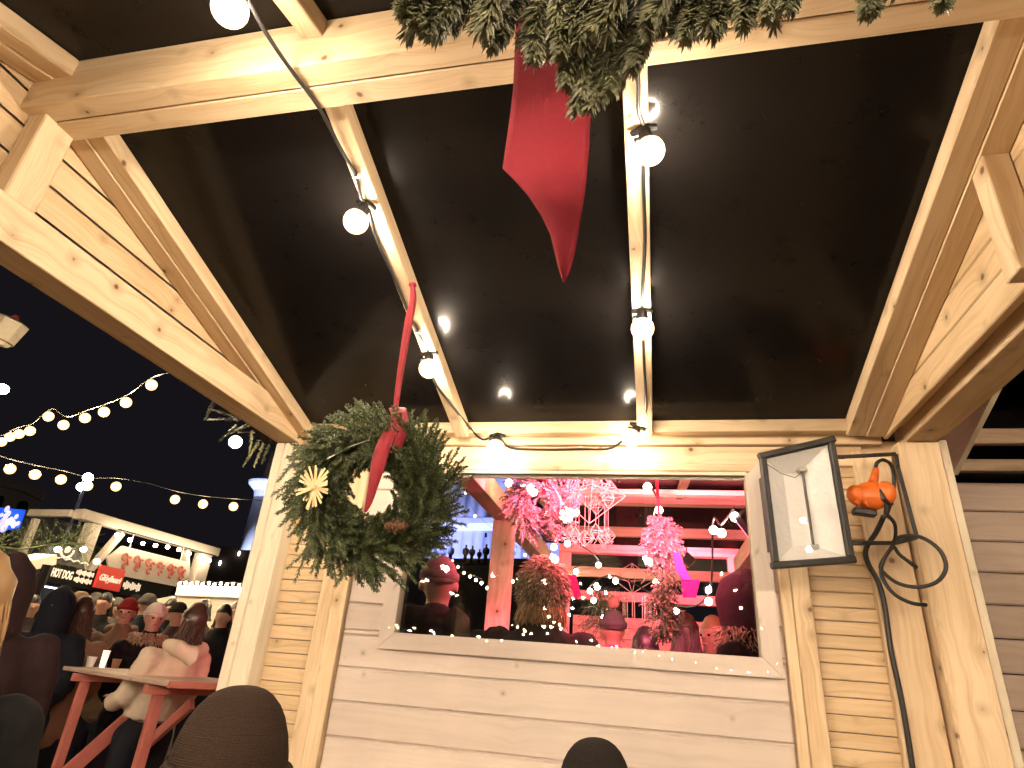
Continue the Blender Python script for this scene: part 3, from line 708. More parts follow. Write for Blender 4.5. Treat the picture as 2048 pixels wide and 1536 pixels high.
# a second stall in the row: back wall and planks
bs = thing('far_pink_stall', (0, 8.0, 0), 'farther pink-lit stall of horizontal boards seen through the window behind the hanging greenery', 'market stall')
b = MB(); z = .02
while z < 2.0: b.box(-.95, 1.6, 8.0, 8.03, z, z + .12, bev=.006); z += .124
part(b, 'wall', PK, parent=bs)
b = MB(); b.box(-.95, -.83, 6.6, 6.7, 0, 2.5, 'z'); part(b, 'post', PK, parent=bs)
b = MB(); b.box(.75, .87, 6.6, 6.7, 0, 2.5, 'z'); part(b, 'post', PK, parent=bs)
b = MB(); b.box(-.95, 1.6, 6.6, 6.72, 2.5, 2.62); part(b, 'eave_beam', PK, parent=bs)
b = MB(); b.box(-.95, 1.6, 7.4, 7.5, 2.12, 2.22); part(b, 'cross_beam', PK, parent=bs)
b = MB(); b.poly([(-1.0, 6.6, 2.65), (1.6, 6.6, 2.65), (1.6, 8.1, 2.95), (-1.0, 8.1, 2.95)], .02, (0, 0, 1)); part(b, 'roof_panel', FILM, parent=bs)

# lamps that make the pink light
def spotlamp(name, loc, target, col, power, label, size=1.3, blend=.6, r=.05, house=True):
    t = thing(name, loc, label, 'floodlight'); d = (V(target) - V(loc)).normalized()
    if house:
        a = d.orthogonal().normalized(); b = MB(); b.board(V(loc) - d * .09, V(loc) - d * .03, .12, .09, a, bev=.006); b.tube([V(loc) - d * .06, V(loc) - d * .06 + V((0, 0, .12))], .006, 6); part(b, 'housing', BLACK, parent=t)
        b = MB(); b.board(V(loc) - d * .028, V(loc) - d * .024, .11, .08, a, bev=0); part(b, 'lens', emit(name + '_lens', col, 6), parent=t)
    ld = bpy.data.lights.new(name + '_beam', 'SPOT'); ld.energy = power; ld.color = col; ld.spot_size = size; ld.spot_blend = blend; ld.shadow_soft_size = r
    lo = bpy.data.objects.new('light_beam', ld); COL.objects.link(lo); lo.parent = t
    lo.matrix_basis = d.to_track_quat('-Z', 'Y').to_matrix().to_4x4(); return t
PINKC = (1, .15, .25)
spotlamp('pink_spotlight', (-.15, 2.70, 2.16), (-.3, 5.2, 2.25), PINKC, 360, 'small pink spotlight fixed above the window inside the pink stall', 2.75)
spotlamp('pink_floodlight', (.42, 3.0, 2.0), (-.7, 5.2, 2.15), PINKC, 130, 'pink floodlight high on the right post of the pink stall', 1.9)
spotlamp('magenta_spotlight', (.3, 5.8, 2.3), (0, 8, 1.6), (1, .11, .22), 420, 'magenta spotlight lighting the boards of the far pink stall', 2.5)

# festoon in the pink stall
def festoon(name, pts, label, r, mat, group=None, seg=10, cabler=.006, socks=False, sag=None, idx=None):
    t = thing(name, tuple(pts[0]), label, 'string lights', group)
    b = MB(); b.tube(smooth_path([V(p) + V((0, 0, r * 1.8)) for p in pts], 4), cabler, 5); part(b, 'cable', BLACK, parent=t)
    me = proto_bulb(mat, r * (.62 if mat is BULBFAR and r > .04 else 1), seg); env = proto_bulb(ENVF, r, 12) if mat is BULBFAR and r > .04 else None
    for i, p in enumerate(pts):
        if idx is None or i in idx:
            put('bulb', me, mat, t, p)
            if env: put('glass_envelope', env, ENVF, t, p)
            if socks: put('socket', ME_SOCK, BLACK, t, p)
    return t
WB = emit('lit_bulb_glass_inner', (1., .82, .60), 40.)
festoon('festoon_lights', [onY(1018, 966, 3.3), onY(1046, 976, 3.4), onY(1087, 1025, 3.5), onY(1152, 1025, 3.8), onY(1108, 1094, 4.2), onY(1135, 1087, 4.4), onY(1197, 1130, 5.2), onY(1152, 1143, 5.3), onY(1145, 1158, 5.5)], 'warm bulbs strung along the left beam of the pink stall', .022, WB)
festoon('festoon_lights', [onY(1295, 974, 3.2), onY(1318, 1020, 3.5), onY(1308, 1044, 3.8), onY(1322, 1102, 4.3), onY(1292, 1117, 4.6), onY(1312, 1164, 5.3), onY(1325, 1170, 5.5)], 'warm bulbs running down the middle of the pink stall over the fir garland', .022, WB)
festoon('festoon_lights', [onY(1470, 1034, 2.95), onY(1443, 1066, 3.2), onY(1427, 1060, 3.4), onY(1417, 1203, 4.0), onY(1352, 1222, 4.6), onY(1231, 1162, 5.0), onY(1180, 1182, 5.2), onY(1187, 1201, 5.4), onY(1207, 1235, 5.6)], 'warm bulbs on the right and far side of the pink stall', .022, WB)
# pink-lit wreath and garlands
PFIR = needles('fir_painted_pink_light', (.12, .10, .09), (.5, .38, .34))  # pink light painted into the needle colour, paler than the green fir
pw = thing('fir_wreath', tuple(onY(1085, 960, 3.2)), 'bushy fir wreath lit pink at the top left of the window, with a white star', 'wreath')
def wreath_simple(parent, C, nrm, Rm, tube, n_spr, sl, mat, seed, cnt=26, nl=.016, nr=.0022, shade=.5):
    wreath(parent, C, nrm, Rm, tube, n_spr, nl, nr, cnt, mat, sl, seed=seed, shade=shade)
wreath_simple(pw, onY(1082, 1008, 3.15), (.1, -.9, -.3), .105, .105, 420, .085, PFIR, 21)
straw_star(pw, onY(1134, 1030, 3.0), (0, -1, -.2), .04)
b = MB(); strip(b, [onY(1090, 930, 3.1), onY(1086, 960, 3.08), onY(1088, 990, 3.05)], [.03, .03, .02], (1, 0, 0)); part(b, 'ribbon', REDFELT, parent=pw)
def garland(loc, pts, rad, n, label, mat, seed, sl=.08):
    global R
    o_ = R; R = random.Random(seed)
    t = thing('fir_garland', tuple(loc), label, 'garland'); b = MB(); tw = b; P = smooth_path(pts, 6); tw.tube(P, .012, 6)
    for k in range(n):
        f = R.random() * (len(P) - 1); i = min(int(f), len(P) - 2); p = P[i].lerp(P[i + 1], f - i); dd = (P[i + 1] - P[i]).normalized()
        s = Matrix.Rotation(R.random() * 6.28, 3, dd) @ dd.orthogonal().normalized(); q = i / len(P)
        rr = rad(q) if callable(rad) else rad
        sprig(b, p + s * rr * .2, s * .8 + dd * R.uniform(-.3, .8), rr * R.uniform(.8, 1.15), .018, .0022, 24, shade=R.uniform(.3, .7))
    part(b, 'foliage', mat, parent=t); R = o_; return t
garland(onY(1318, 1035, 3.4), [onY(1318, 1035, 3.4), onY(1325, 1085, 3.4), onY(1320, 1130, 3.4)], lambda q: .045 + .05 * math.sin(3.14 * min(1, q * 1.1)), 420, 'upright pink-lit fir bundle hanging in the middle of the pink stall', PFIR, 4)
garland(onY(1330, 1140, 3.3), [onY(1328, 1140, 3.3), onY(1330, 1180, 3.3), onY(1325, 1215, 3.3), onY(1330, 1270, 3.3)], lambda q: .11 - .05 * abs(math.sin(3.14 * q * 1.5)), 170, 'darker fir bundle hanging below the pink-lit one', FIR, 5)
garland(onY(1205, 1210, 5.6), [onY(1195, 1180, 5.6), onY(1205, 1215, 5.6), onY(1200, 1250, 5.6)], .2, 120, 'small dark fir bush on the far counter of the pink stall', FIR, 6)
b = MB(); strip(b, [onY(1312, 930, 3.38), onY(1316, 1000, 3.38), onY(1318, 1034, 3.38)], [.016] * 3, (1, 0, 0)); o = b.build('hanging_ribbon', REDVEL); tag(o, 'narrow pink ribbon holding up the fir bundle in the pink stall', 'ribbon')
MAG = plain('magenta_felt', (.45, .01, .16), .8)
b = MB(); P = [onY(1352, 1105, 3.3), onY(1362, 1140, 3.3), onY(1374, 1160, 3.3)]; strip(b, P, [.03, .05, .045], (1, 0, 0), .004); b.poly([onY(1362, 1158, 3.3), onY(1400, 1160, 3.3), onY(1392, 1195, 3.35), onY(1366, 1195, 3.35)], .004, (0, 1, 0)); o = b.build('felt_pennant', MAG); tag(o, 'bright magenta felt pennant beside the fir bundle', 'pennant')
b = MB(); b.poly([onY(1135, 1150, 4.6), onY(1152, 1150, 4.6), onY(1162, 1190, 4.6), onY(1150, 1200, 4.6)], .01, (0, 1, 0)); o = b.build('felt_pennant', MAG); tag(o, 'small magenta pennant near the far left post of the pink stall', 'pennant')
# himmeli: straw mobile of linked octahedra
hm = thing('straw_mobile', tuple(onY(1180, 940, 3.5)), 'geometric straw mobile of linked diamond frames lit pink', 'mobile')
PSTRAW = plain('pale_straw', (.75, .6, .42), .5)
b = MB()
def octa(b, c, h, w, rot=.3, r=.0016):
    c = V(c); T = c + V((0, 0, h)); Bm = c - V((0, 0, h)); E = [c + V((math.cos(rot + k * math.pi / 2), math.sin(rot + k * math.pi / 2), 0)) * w for k in range(4)]
    for k in range(4):
        for p, q in ((T, E[k]), (Bm, E[k]), (E[k], E[(k + 1) % 4])): b.tube([p, q], r, 5)
hc = onY(1180, 985, 3.5); HR = R; R = random.Random(5)
octa(b, hc + V((0, 0, -.01)), .17, .205, .15, .0022); octa(b, hc, .10, .12, .5)
for k in range(14):
    th = k * 2 * math.pi / 14; octa(b, hc + V((math.cos(th) * .12, math.sin(th) * .12, R.uniform(-.05, .06))), .055, .05, R.random())
for k in range(11):
    th = k * 2 * math.pi / 11; p = hc + V((math.cos(th) * .105, math.sin(th) * .105, -.04 - .02 * (k % 2)))
    q = V((p.x, p.y, hc.z - .20 - .02 * (k % 3))); b.tube([p, q], .0012, 4); octa(b, q - V((0, 0, .045)), .045, .042, R.random())
b.tube([hc + V((0, 0, .16)), hc + V((0, 0, .36))], .0012, 4)
for z in (hc.z + .06,):
    pass
part(b, 'straws', PSTRAW, parent=hm)
b = MB(); c1 = onY(1265, 1235, 5.8)
for k in range(26):
    p = c1 + V((R.uniform(-.22, .22), R.uniform(-.15, .15), .2)); b.tube([p, p - V((0, 0, R.uniform(.15, .45)))], .004, 4)
octa(b, c1 + V((0, 0, .33)), .13, .2, .2, .004); o = b.build('straw_mobile', PSTRAW); tag(o, 'far straw mobile with a fringe of vertical straws low in the pink stall', 'mobile'); R = HR

# ------------------------------------------------------------------ clear sheet over the grey panel that mirrors lights behind the viewer
b = MB(); b.box(-1.205, .44, 2.428, 2.431, 1.06, 2.10, bev=0); o = b.build('clear_sheet', glass('clear_sheet', .0, ior=1.22), stall)
R3 = random.Random(9)
festoon('festoon_lights', [V((-4.6, .35, 2.75)), V((-3.9, -.35, 2.6)), V((-3.2, -.95, 2.45)), V((-2.7, -1.35, 2.35))] + [V((-2.2 + .55 * i, -1.7, 2.28 - .12 * math.sin(math.pi * i / 7))) for i in range(8)] + [V((2.3, -1.5, 2.35)), V((2.9, -1.2, 2.45)), V((3.5, -.8, 2.55))], 'added unseen fill bulbs strung in front of the near stall behind the viewer', .03, BULBFILL, seg=12)  # string added out of view to brighten the panel, table and right-hand stall
for (x0, x1, y, z, n, sg, r_, lab) in ((-4.2, -.6, -6.5, 2.75, 20, .8, .020, 'first warm string of bulbs crossing the market behind the viewer'), (-7, -2.5, -12, 2.2, 22, .2, .022, 'second warm string of bulbs crossing the market behind the viewer'), (-1.5, 4, -9, 2.0, 26, .35, .018, 'low string of small bulbs behind the viewer'), (1.2, 2.6, -7, 3.3, 12, 1.6, .020, 'steeply hanging string of bulbs behind the viewer'), (-3, -1.2, -9, 3.4, 14, 1.2, .022, 'short slack string of bulbs behind the viewer')):
    P = [V((x0 + (x1 - x0) * i / (n - 1) + R3.uniform(-.12, .12), y + 1.5 * i / (n - 1), z - sg * math.sin(math.pi * (i / (n - 1)) ** 1.4) + R3.uniform(-.05, .05))) for i in range(n)]
    festoon('festoon_lights', P, lab, r_, BULBFAR, seg=8, cabler=.008, idx=[i for i in range(n) if R3.random() < .8])

# ------------------------------------------------------------------ ground and market square to the left
N = NT('wet_cobbles'); tc = N.node('ShaderNodeTexCoord').outputs['Object']
vo = N.node('ShaderNodeTexVoronoi', feature='DISTANCE_TO_EDGE', ins={'Vector': tc, 'Scale': 9.}).outputs['Distance']
ns = N.node('ShaderNodeTexNoise', ins={'Vector': tc, 'Scale': 3., 'Detail': 4.}).outputs[0]
N.set(Base_Color=N.mix(N.ramp(vo, [(.0, (0, 0, 0)), (.08, (1, 1, 1))]), (.02, .018, .016), N.mix(ns, (.08, .07, .06), (.14, .125, .11))), Roughness=N.math('ADD', .25, N.math('MULTIPLY', ns, .5))); N.bump(vo, .5, .02)
b = MB(); b.v += [V((-160, -60, 0)), V((120, -60, 0)), V((120, 160, 0)), V((-160, 160, 0))]; b.quad_face([0, 1, 2, 3], [(0, 0)] * 4); o = b.build('ground', N.m); tag(o, kind='structure')

CORAL = plain('coral_painted_wood', (.72, .23, .18), .6, var=.12, bump=.2, bscale=60)
WHITEW = wood('white_painted_board', (.72, .66, .58), (.66, .6, .52), (.4, .35, .28), knot=.004, grain=.5)
# high bar table with coral trestle legs
ht = 1.13
c1, c2, c3 = onZ(335, 1363, ht), onZ(434, 1348, ht), onZ(122, 1331, ht)
d1 = (c3 - c1).normalized(); d2 = (c2 - c1).normalized(); d2 = (d2 - d1 * d2.dot(d1)).normalized(); Wt = .62; Lt = (c3 - c1).length
tb = thing('bar_table', tuple((c1 + c2 + c3) / 3 * 1 - V((0, 0, ht))), 'high bar table with pale top and coral trestle legs outside the stall', 'table')
b = MB(); mid = c1 + d2 * Wt / 2
for k in range(5): b.board(c1 + d2 * (Wt * (k + .5) / 5) - V((0, 0, .012)), c1 + d1 * Lt + d2 * (Wt * (k + .5) / 5) - V((0, 0, .012)), Wt / 5 - .003, .024, (0, 0, 1))
part(b, 'table_top', TABLETOP, parent=tb)
b = MB(); b.board(c1 + d2 * .004 - V((0, 0, .014)) - d1 * .012, c1 + d2 * (Wt - .004) - V((0, 0, .014)) - d1 * .012, .02, .034, (0, 0, 1)); part(b, 'edge_strip', CORAL, parent=tb)
for e in (.22, Lt - .25):
    o0 = c1 + d1 * e
    for s in (.08, Wt - .08):
        b = MB(); p = o0 + d2 * s; b.board(V((p.x, p.y, 0)), p - V((0, 0, .075)), .05, .05, tuple(d1)); part(b, 'leg', CORAL, parent=tb)
    b = MB(); b.board(o0 + d2 * .0 - V((0, 0, .052)), o0 + d2 * Wt - V((0, 0, .052)), .05, .045, (0, 0, 1)); part(b, 'rail', CORAL, parent=tb)
    b = MB(); b.board(o0 + d2 * .09 - V((0, 0, .62)) - d1 * .03, o0 + d2 * (Wt - .09) - V((0, 0, .13)) - d1 * .03, .03, .085, (0, 0, 1)); part(b, 'brace', CORAL, parent=tb)
b = MB(); b.board(c1 + d1 * .25 + d2 * .3 - V((0, 0, .12)), c1 + d1 * (Lt - .28) + d2 * .3 - V((0, 0, .7)), .03, .06, (0, 0, 1)); part(b, 'brace', CORAL, parent=tb)
# things on the table
def cup(px, py, h, r, mat, label, name='paper_cup', cat='cup'):
    p = onZ(px, py, ht); t = MB(); t.smooth = False
    t.tube([p + V((0, 0, .001)), p + V((0, 0, h * .5)), p + V((0, 0, h))], [r * .78, r * .9, r], 14, cap=False); k = len(t.v)
    t.tube([p + V((0, 0, .002)), p + V((0, 0, .006))], [r * .76, r * .76], 14); t.tube([p + V((0, 0, h)), p + V((0, 0, h + .004))], [r * 1.05, r * 1.05], 14)
    tag(t.build(name, mat), label, cat)
WPAP = plain('white_paper', (.75, .73, .68), .6, var=.05)
cup(203, 1336, .105, .022, emit('lit_white_candle_cup', (1, .93, .8), .8), 'tall slim white glowing cup on the bar table')
cup(178, 1334, .06, .03, WPAP, 'short white paper cup left of the glowing one on the bar table')
cup(229, 1337, .055, .028, plain('brown_glass', (.3, .16, .09), .3), 'small brown glass on the bar table')
cup(286, 1338, .07, .024, WPAP, 'white paper cup at the middle of the bar table')

# ---- timber gateway with hanging hexagonal sign
gt = thing('market_gateway', tuple(dist(410, 1240, 14) * V((1, 1, 0)) if False else (dist(410, 1240, 14).x, dist(410, 1240, 14).y, 0)), 'tall pale timber gateway carrying a hanging sign over the crowd', 'gateway')
G0, G1 = dist(160, 1040, 13.0), dist(434, 1096, 15.4)
gx = (G1 - G0); gx.z = 0; gl = gx.length; gx.normalize(); gy = V((-gx.y, gx.x, 0)); gz = (G0.z + G1.z) / 2
def gp(u, z, y=0): return V((G0.x, G0.y, 0)) + gx * (u * gl) + V((0, 0, z)) + gy * y
b = MB(); b.board(gp(-.02, gz), gp(1.0, gz), .22, .17, (0, 0, 1), bev=.01); part(b, 'lintel', WHITEW, parent=gt)
b = MB(); b.board(gp(-.02, gz + .0, .13), gp(-.02, gz + .0, 1.1), .10, .12, (0, 0, 1), bev=.01); part(b, 'lintel', WHITEW, parent=gt)
for u, y in ((.08, 0), (.90, 0), (-.02, .9)):
    b = MB(); b.board(gp(u, 0, y), gp(u, gz - .1, y), .32 if u > .5 else (.2 if y == 0 else .1), .2 if y == 0 else .1, tuple(gy), bev=.01); part(b, 'post', WHITEW, parent=gt)
for (u0, u1) in ((.11, .26), (.87, .74)):
    b = MB(); b.board(gp(u0, gz - 1.1), gp(u1, gz - .12), .10, .14, tuple(gy), bev=.01); part(b, 'brace', WHITEW, parent=gt)
lt = thing('gateway_lights', tuple(gp(.3, gz - .2)), 'row of small warm bulbs under the gateway beam', 'string lights')
BG = emit('gateway_bulb_glass', (1., .78, .5), 110.); meg = proto_bulb(BG, .035, 8)
for i in range(9): put('bulb', meg, BG, lt, gp(.17 + .088 * i, gz - .22 - .03 * math.sin(i), -.26))
b = MB(); b.tube([gp(.15, gz - .13, -.32), gp(.9, gz - .13, -.32)], .01, 5); part(b, 'cable', BLACK, parent=lt)
sg = thing('hanging_sign', tuple(gp(.48, gz - .8, -.1)), 'long pale hexagonal board with faint red ornamental lettering under the gateway', 'sign')
u0, u1 = .20, .80; zc = gz - .60; hh = .25; z1 = zc; 
pts = [gp(u0, z1, -.1), gp(u0 + .07, z1 + hh, -.1), gp(u1 - .05, z1 + hh, -.1), gp(u1, z1, -.1), gp(u1 - .07, z1 - hh, -.1), gp(u0 + .05, z1 - hh, -.1)]
b = MB(); b.poly(pts, .04, gy); part(b, 'board', WHITEW, parent=sg)
b = MB()
for uu in (u0 + .12, u1 - .1): b.tube([gp(uu, z1 + hh, -.08), gp(uu, gz - .1, -.08)], .012, 5)
part(b, 'hanger', WHITEW, parent=sg)
RED = plain('faded_red_paint', (.55, .10, .06), .7)
b = MB(); RR = random.Random(4)
for k in range(6):
    uc = u0 + .10 + k * .082; 
    for (du, dz, rr) in ((0, .07, .075), (.018, -.07, .065), (.03, .05, .05)):
        s = RR.uniform(.75, 1.1) * (.75 if k == 3 else 1)
        P = [gp(uc + du, zc + dz, -.125) + gx * math.cos(a) * rr * s + V((0, 0, math.sin(a) * rr * s)) for a in [RR.random() + i * .55 for i in range(9)]]
        b.tube(P, .016, 5)
part(b, 'lettering', RED, parent=sg)

# ---- snack kiosk with dark fascia
def text(s, size, mat, org, xd, zd, parent, name='lettering', thick=.004, bold=0, shear=0, fit=None):
    cu = bpy.data.curves.new(name, 'FONT'); cu.body = s; cu.size = size; cu.extrude = thick; cu.offset = bold; cu.shear = shear; cu.resolution_u = 3
    tmp = bpy.data.objects.new('tmp', cu); COL.objects.link(tmp); dg = bpy.context.evaluated_depsgraph_get(); me = bpy.data.meshes.new_from_object(tmp.evaluated_get(dg)); bpy.data.objects.remove(tmp)
    x = V(xd).normalized(); z = V(zd).normalized(); y = z.cross(x)  # text normal toward viewer
    M = Matrix(((x.x, z.x, -y.x, org[0]), (x.y, z.y, -y.y, org[1]), (x.z, z.z, -y.z, org[2]), (0, 0, 0, 1)))
    if fit:
        w0 = max(v.co.x for v in me.vertices); k_ = fit / w0; me.transform(Matrix.Diagonal((k_, 1, 1, 1)))
    me.transform(M); return link(name, me, mat, parent)
KS = thing('snack_kiosk', (dist(150, 1200, 11.5).x, dist(150, 1200, 11.5).y, 0), 'dark snack kiosk with white and red signs on its fascia', 'kiosk')
K0, K1 = dist(92, 1120, 10.8), dist(290, 1205, 12.6)
kx = (K1 - K0); kx.z = 0; kl = kx.length; kx.normalize(); ky = V((-kx.y, kx.x, 0)); kn = -ky
def kp(u, z, y=0): return V((K0.x, K0.y, 0)) + kx * u + V((0, 0, z)) + ky * y
def kuz(px, py, d): 
    p = on(px, py, tuple(ky), ky.dot(V((K0.x, K0.y, 0)))); return (p - V((K0.x, K0.y, 0))).dot(kx), p.z
BLK = plain('black_painted_board', (.006, .006, .007), .6, var=.3, spec=.15)
DGREY = plain('grey_sign_board', (.05, .045, .055), .5)
LW = emit('lit_white_lettering', (1, .78, .62), .5)
LR = emit('lit_red_sign', (.6, .03, .02), .28)
uA, zA = kuz(97, 1160, 0); uB, zB = kuz(290, 1200, 0); zt = kuz(180, 1128, 0)[1]; zb_ = kuz(170, 1178, 0)[1]
b = MB(); b.board(kp(uA - .3, (zA + .02 + zb_) / 2 + .1), kp(uB + .6, (zA + zb_) / 2 + .12), .06, abs(zt - zb_) * .75, (0, 0, 1)); part(b, 'fascia', BLK, parent=KS)
zf = (zA + zb_) / 2 + .12
b = MB(); b.board(kp(uA - .3, zf, 1.2), kp(uB + .6, zf, 1.2), 2.2, .05, (0, 0, 1)); b.board(kp(uA - .3, 0, 2.2), kp(uA - .3, zf, 2.2), .1, .1, (0, 1, 0)); b.board(kp(uB + .6, 0, 2.2), kp(uB + .6, zf, 2.2), .1, .1, (0, 1, 0)); part(b, 'roof', BLK, parent=KS)
b = MB(); b.board(kp(uA - .3, .55, .3), kp(uB + .6, .55, .3), .05, 1.1, (0, 0, 1)); part(b, 'counter', BLK, parent=KS)
b = MB(); b.board(kp(uA - .3, 1.4, 2.2), kp(uB + .6, 1.4, 2.2), .05, 1.6, (0, 0, 1)); part(b, 'back_wall', DGREY, parent=KS)
for u in (uA - .25, uB + .55):
    b = MB(); b.board(kp(u, 0, .02), kp(u, zf, .02), .09, .09, (0, 1, 0)); part(b, 'post', BLK, parent=KS)
u_, z_ = kuz(98, 1143, 0); text('HOT DOG', .155, LW, kp(u_, z_ - .055, -.045), kx, (0, 0, 1), KS, bold=.004, fit=kuz(140, 1150, 0)[0] - u_)
u_, z_ = kuz(148, 1143, 0)
b = MB()
for r_ in range(2):
    for i in range(11): b.board(kp(u_ + .0 + i * .033, z_ - .0 - r_ * .10, -.04), kp(u_ + .024 + i * .033, z_ - .0 - r_ * .10, -.04), .004, .045 + .02 * ((i * 7) % 3), (0, 0, 1), bev=0)
part(b, 'small_lettering', LW, parent=KS)
ua, za = kuz(190, 1140, 0); ub, zb2 = kuz(240, 1152, 0)
b = MB(); zc2 = kuz(210, 1156, 0)[1]; b.board(kp(ua, zc2, -.06), kp(ub, zc2, -.06), .03, .33, (0, 0, 1)); o = part(b, 'red_sign', LR, parent=KS)
t_ = text('Glögibaari', .13, LW, kp(ua + .03, zc2 - .05, -.085), kx, (0, 0, 1), KS, bold=.003, shear=.3, fit=(ub - ua) * .86)
u_, z_ = kuz(238, 1168, 0); b = MB()
for i in range(9): b.board(kp(u_ + .04 + i * .048, z_ - .0, -.045), kp(u_ + .075 + i * .048, z_ - .0, -.045), .004, .07 + .03 * ((i * 5) % 3), (0, 0, 1), bev=0)
part(b, 'small_lettering', LW, parent=KS)
es = thing('emblem_sign', tuple(dist(140, 1100, 12)), 'grey roof sign with a white round emblem above the hot dog fascia', 'sign')
def es_p(px, py): return on(px, py, tuple(ky), ky.dot(V((K0.x, K0.y, 0))) + .1)
b = MB(); b.poly([es_p(88, 1118), es_p(98, 1092), es_p(160, 1096), es_p(172, 1148)], .03, ky); part(b, 'board', DGREY, parent=es)
b = MB(); cc = es_p(132, 1098) - ky * .03; b.tube([cc + kx * math.cos(a) * .12 + V((0, 0, math.sin(a) * .12)) for a in [math.pi + i * math.pi / 10 for i in range(11)]], .018, 6); b.ball(cc + V((0, 0, -.01)), .05, .03, .05, 10, 8)
b.tube([es_p(96, 1110) - ky * .03 + kx * .075 * i + V((0, 0, -.035 * 0 + (.014 if i % 2 else -.014))) - V((0, 0, .0)) for i in range(11)], .011, 5); part(b, 'emblem', LW, parent=es)
for (px, py, lab) in ((100, 1098, 'small white spotlight at the left end of the emblem sign'), (152, 1098, 'small white spotlight at the right end of the emblem sign'), (179, 1122, 'small yellowish spotlight above the red sign')):
    b = MB(); p = es_p(px, py) - ky * .12; b.ball(p, .045, .045, .04, 10, 8); o = b.build('spot_lamp', emit('lit_spot_glass_%d' % px, (1, .9, .75) if px < 170 else (1, .85, .4), 25)); tag(o, lab, 'lamp')
# bright counter inside the kiosk
b = MB(); p = on(122, 1170, tuple(ky), ky.dot(kp(0, 0, 1.9))); b.board(p - kx * .32, p + kx * .32, .04, .16, (0, 0, 1)); o = b.build('counter_lamp', emit('lit_counter_lamp', (.85, .92, 1), 6)); tag(o, 'bluish white tube lamp inside the snack kiosk', 'lamp')

# ---- white plank stall right of the gateway, icicle lights along its top
wk = thing('white_stall', (dist(420, 1230, 10).x, dist(420, 1230, 10).y, 0), 'low white plank stall edged with small lights beside the pale post', 'market stall')
W0, W1 = dist(350, 1178, 10.5), dist(500, 1172, 9.5); wx = (W1 - W0); zz = (W0.z + W1.z) / 2; wx.z = 0; wl = wx.length; wx.normalize(); wy = V((-wx.y, wx.x, 0))
def wp(u, z, y=0): return V((W0.x, W0.y, 0)) + wx * u + V((0, 0, z)) + wy * y
b = MB(); z = .05
while z < zz - .15: b.board(wp(.1, z), wp(wl + 1, z), .03, .10, (0, 0, 1)); z += .103
part(b, 'wall', WHITEW, parent=wk)
b = MB(); b.board(wp(.1, zz - .06, 0), wp(wl + 1, zz - .06, 0), .12, .14, (0, 0, 1)); b.poly([wp(-.9, zz - .32, -.1), wp(.1, zz - .14, -.1), wp(.1, zz - .3, -.1)], .08, wy); part(b, 'awning', WHITEW, parent=wk)
P = [wp(.15 + i * .11, zz + .03 + .015 * (i % 2), -.08) for i in range(14)]
festoon('fairy_lights', P, 'closely spaced warm fairy lights along the top of the white plank stall', .016, BULBFAR, seg=8)

# ---- string lights over the square
festoon('festoon_lights', [dist(x, y, d) for x, y, d in ((372, 756, 7.0), (303, 770, 7.2), (252, 805, 7.6), (208, 824, 8.), (170, 836, 8.4), (127, 850, 8.8), (97, 833, 8.9), (60, 862, 9.3), (38, 868, 9.6), (20, 874, 9.9), (3, 884, 10.2), (-30, 890, 10.6))], 'upper string of warm bulbs rising to the left tie beam against the night sky', .058, BULBFAR, idx=list(range(1, 12)))
festoon('festoon_lights', [dist(x, y, d) for x, y, d in ((-20, 925, 9), (20, 938, 9), (70, 949, 9), (122, 959, 9), (175, 972, 9), (232, 973, 9), (296, 984, 9), (350, 999, 9), (406, 1008, 9), (467, 1013, 9), (520, 1016, 9))], 'lower string of warm bulbs crossing the sky above the gateway', .058, BULBFAR, idx=[0, 1, 2, 3, 4, 5, 7, 8, 9])
# near fir spray with a bulb, outside the left eave
fx = -1.98
sp = thing('fir_spray', tuple(onX(500, 850, fx)), 'spray of fir twigs hanging outside the left eave beside a bulb', 'garland')
b = MB(); tw = b
for (x0, y0, x1, y1) in ((470, 835, 420, 812), (480, 840, 412, 832), (475, 850, 440, 878), (520, 880, 486, 930), (530, 880, 508, 932), (500, 850, 462, 862), (540, 885, 525, 925), (430, 800, 410, 838), (505, 860, 500, 905)):
    p, q = onX(x0, y0, fx), onX(x1, y1, fx + .03); tw.tube(sprig(b, p, q - p, (q - p).length, .02, .0014, 90, curl=(0, 0, -.1), shade=.8, spread=.6), .002, 4)
part(b, 'foliage', FIRNEAR, parent=sp)
p = onX(471, 884, fx - .05); festoon('eave_bulb', [p, p + V((.0, .25, .10))], 'single warm bulb hanging among fir twigs outside the left eave', .030, emit('lit_eave_bulb', (1, .78, .45), 120), idx=[0], seg=16)
# white street lamp and pole
lp = thing('street_lamp', (dist(150, 1060, 26).x, dist(150, 1060, 26).y, 0), 'slender street lamp with two cold white globes above the market roofs', 'street lamp')
t0 = dist(176, 955, 26); b = MB(); b.tube([V((t0.x, t0.y, 0)), t0 - V((0, 0, .3))], [.09, .05], 8); part(b, 'pole', plain('grey_steel', (.35, .36, .38), .4, .6), parent=lp)
COLD = emit('cold_white_lamp', (.75, .85, 1), 60)
for dz in (0, -.34): 
    b = MB(); b.ball(t0 + V((dz * .3, 0, dz)), .17, .17, .15, 12, 8); part(b, 'globe', COLD, parent=lp)
b = MB(); p = dist(4, 778, 20); b.ball(p, .16, .16, .13, 10, 8); o = b.build('sky_lamp', emit('cold_white_lamp_near', (.8, .95, 1), 40)); tag(o, 'cold white lamp glowing at the left edge above the upper string', 'lamp')
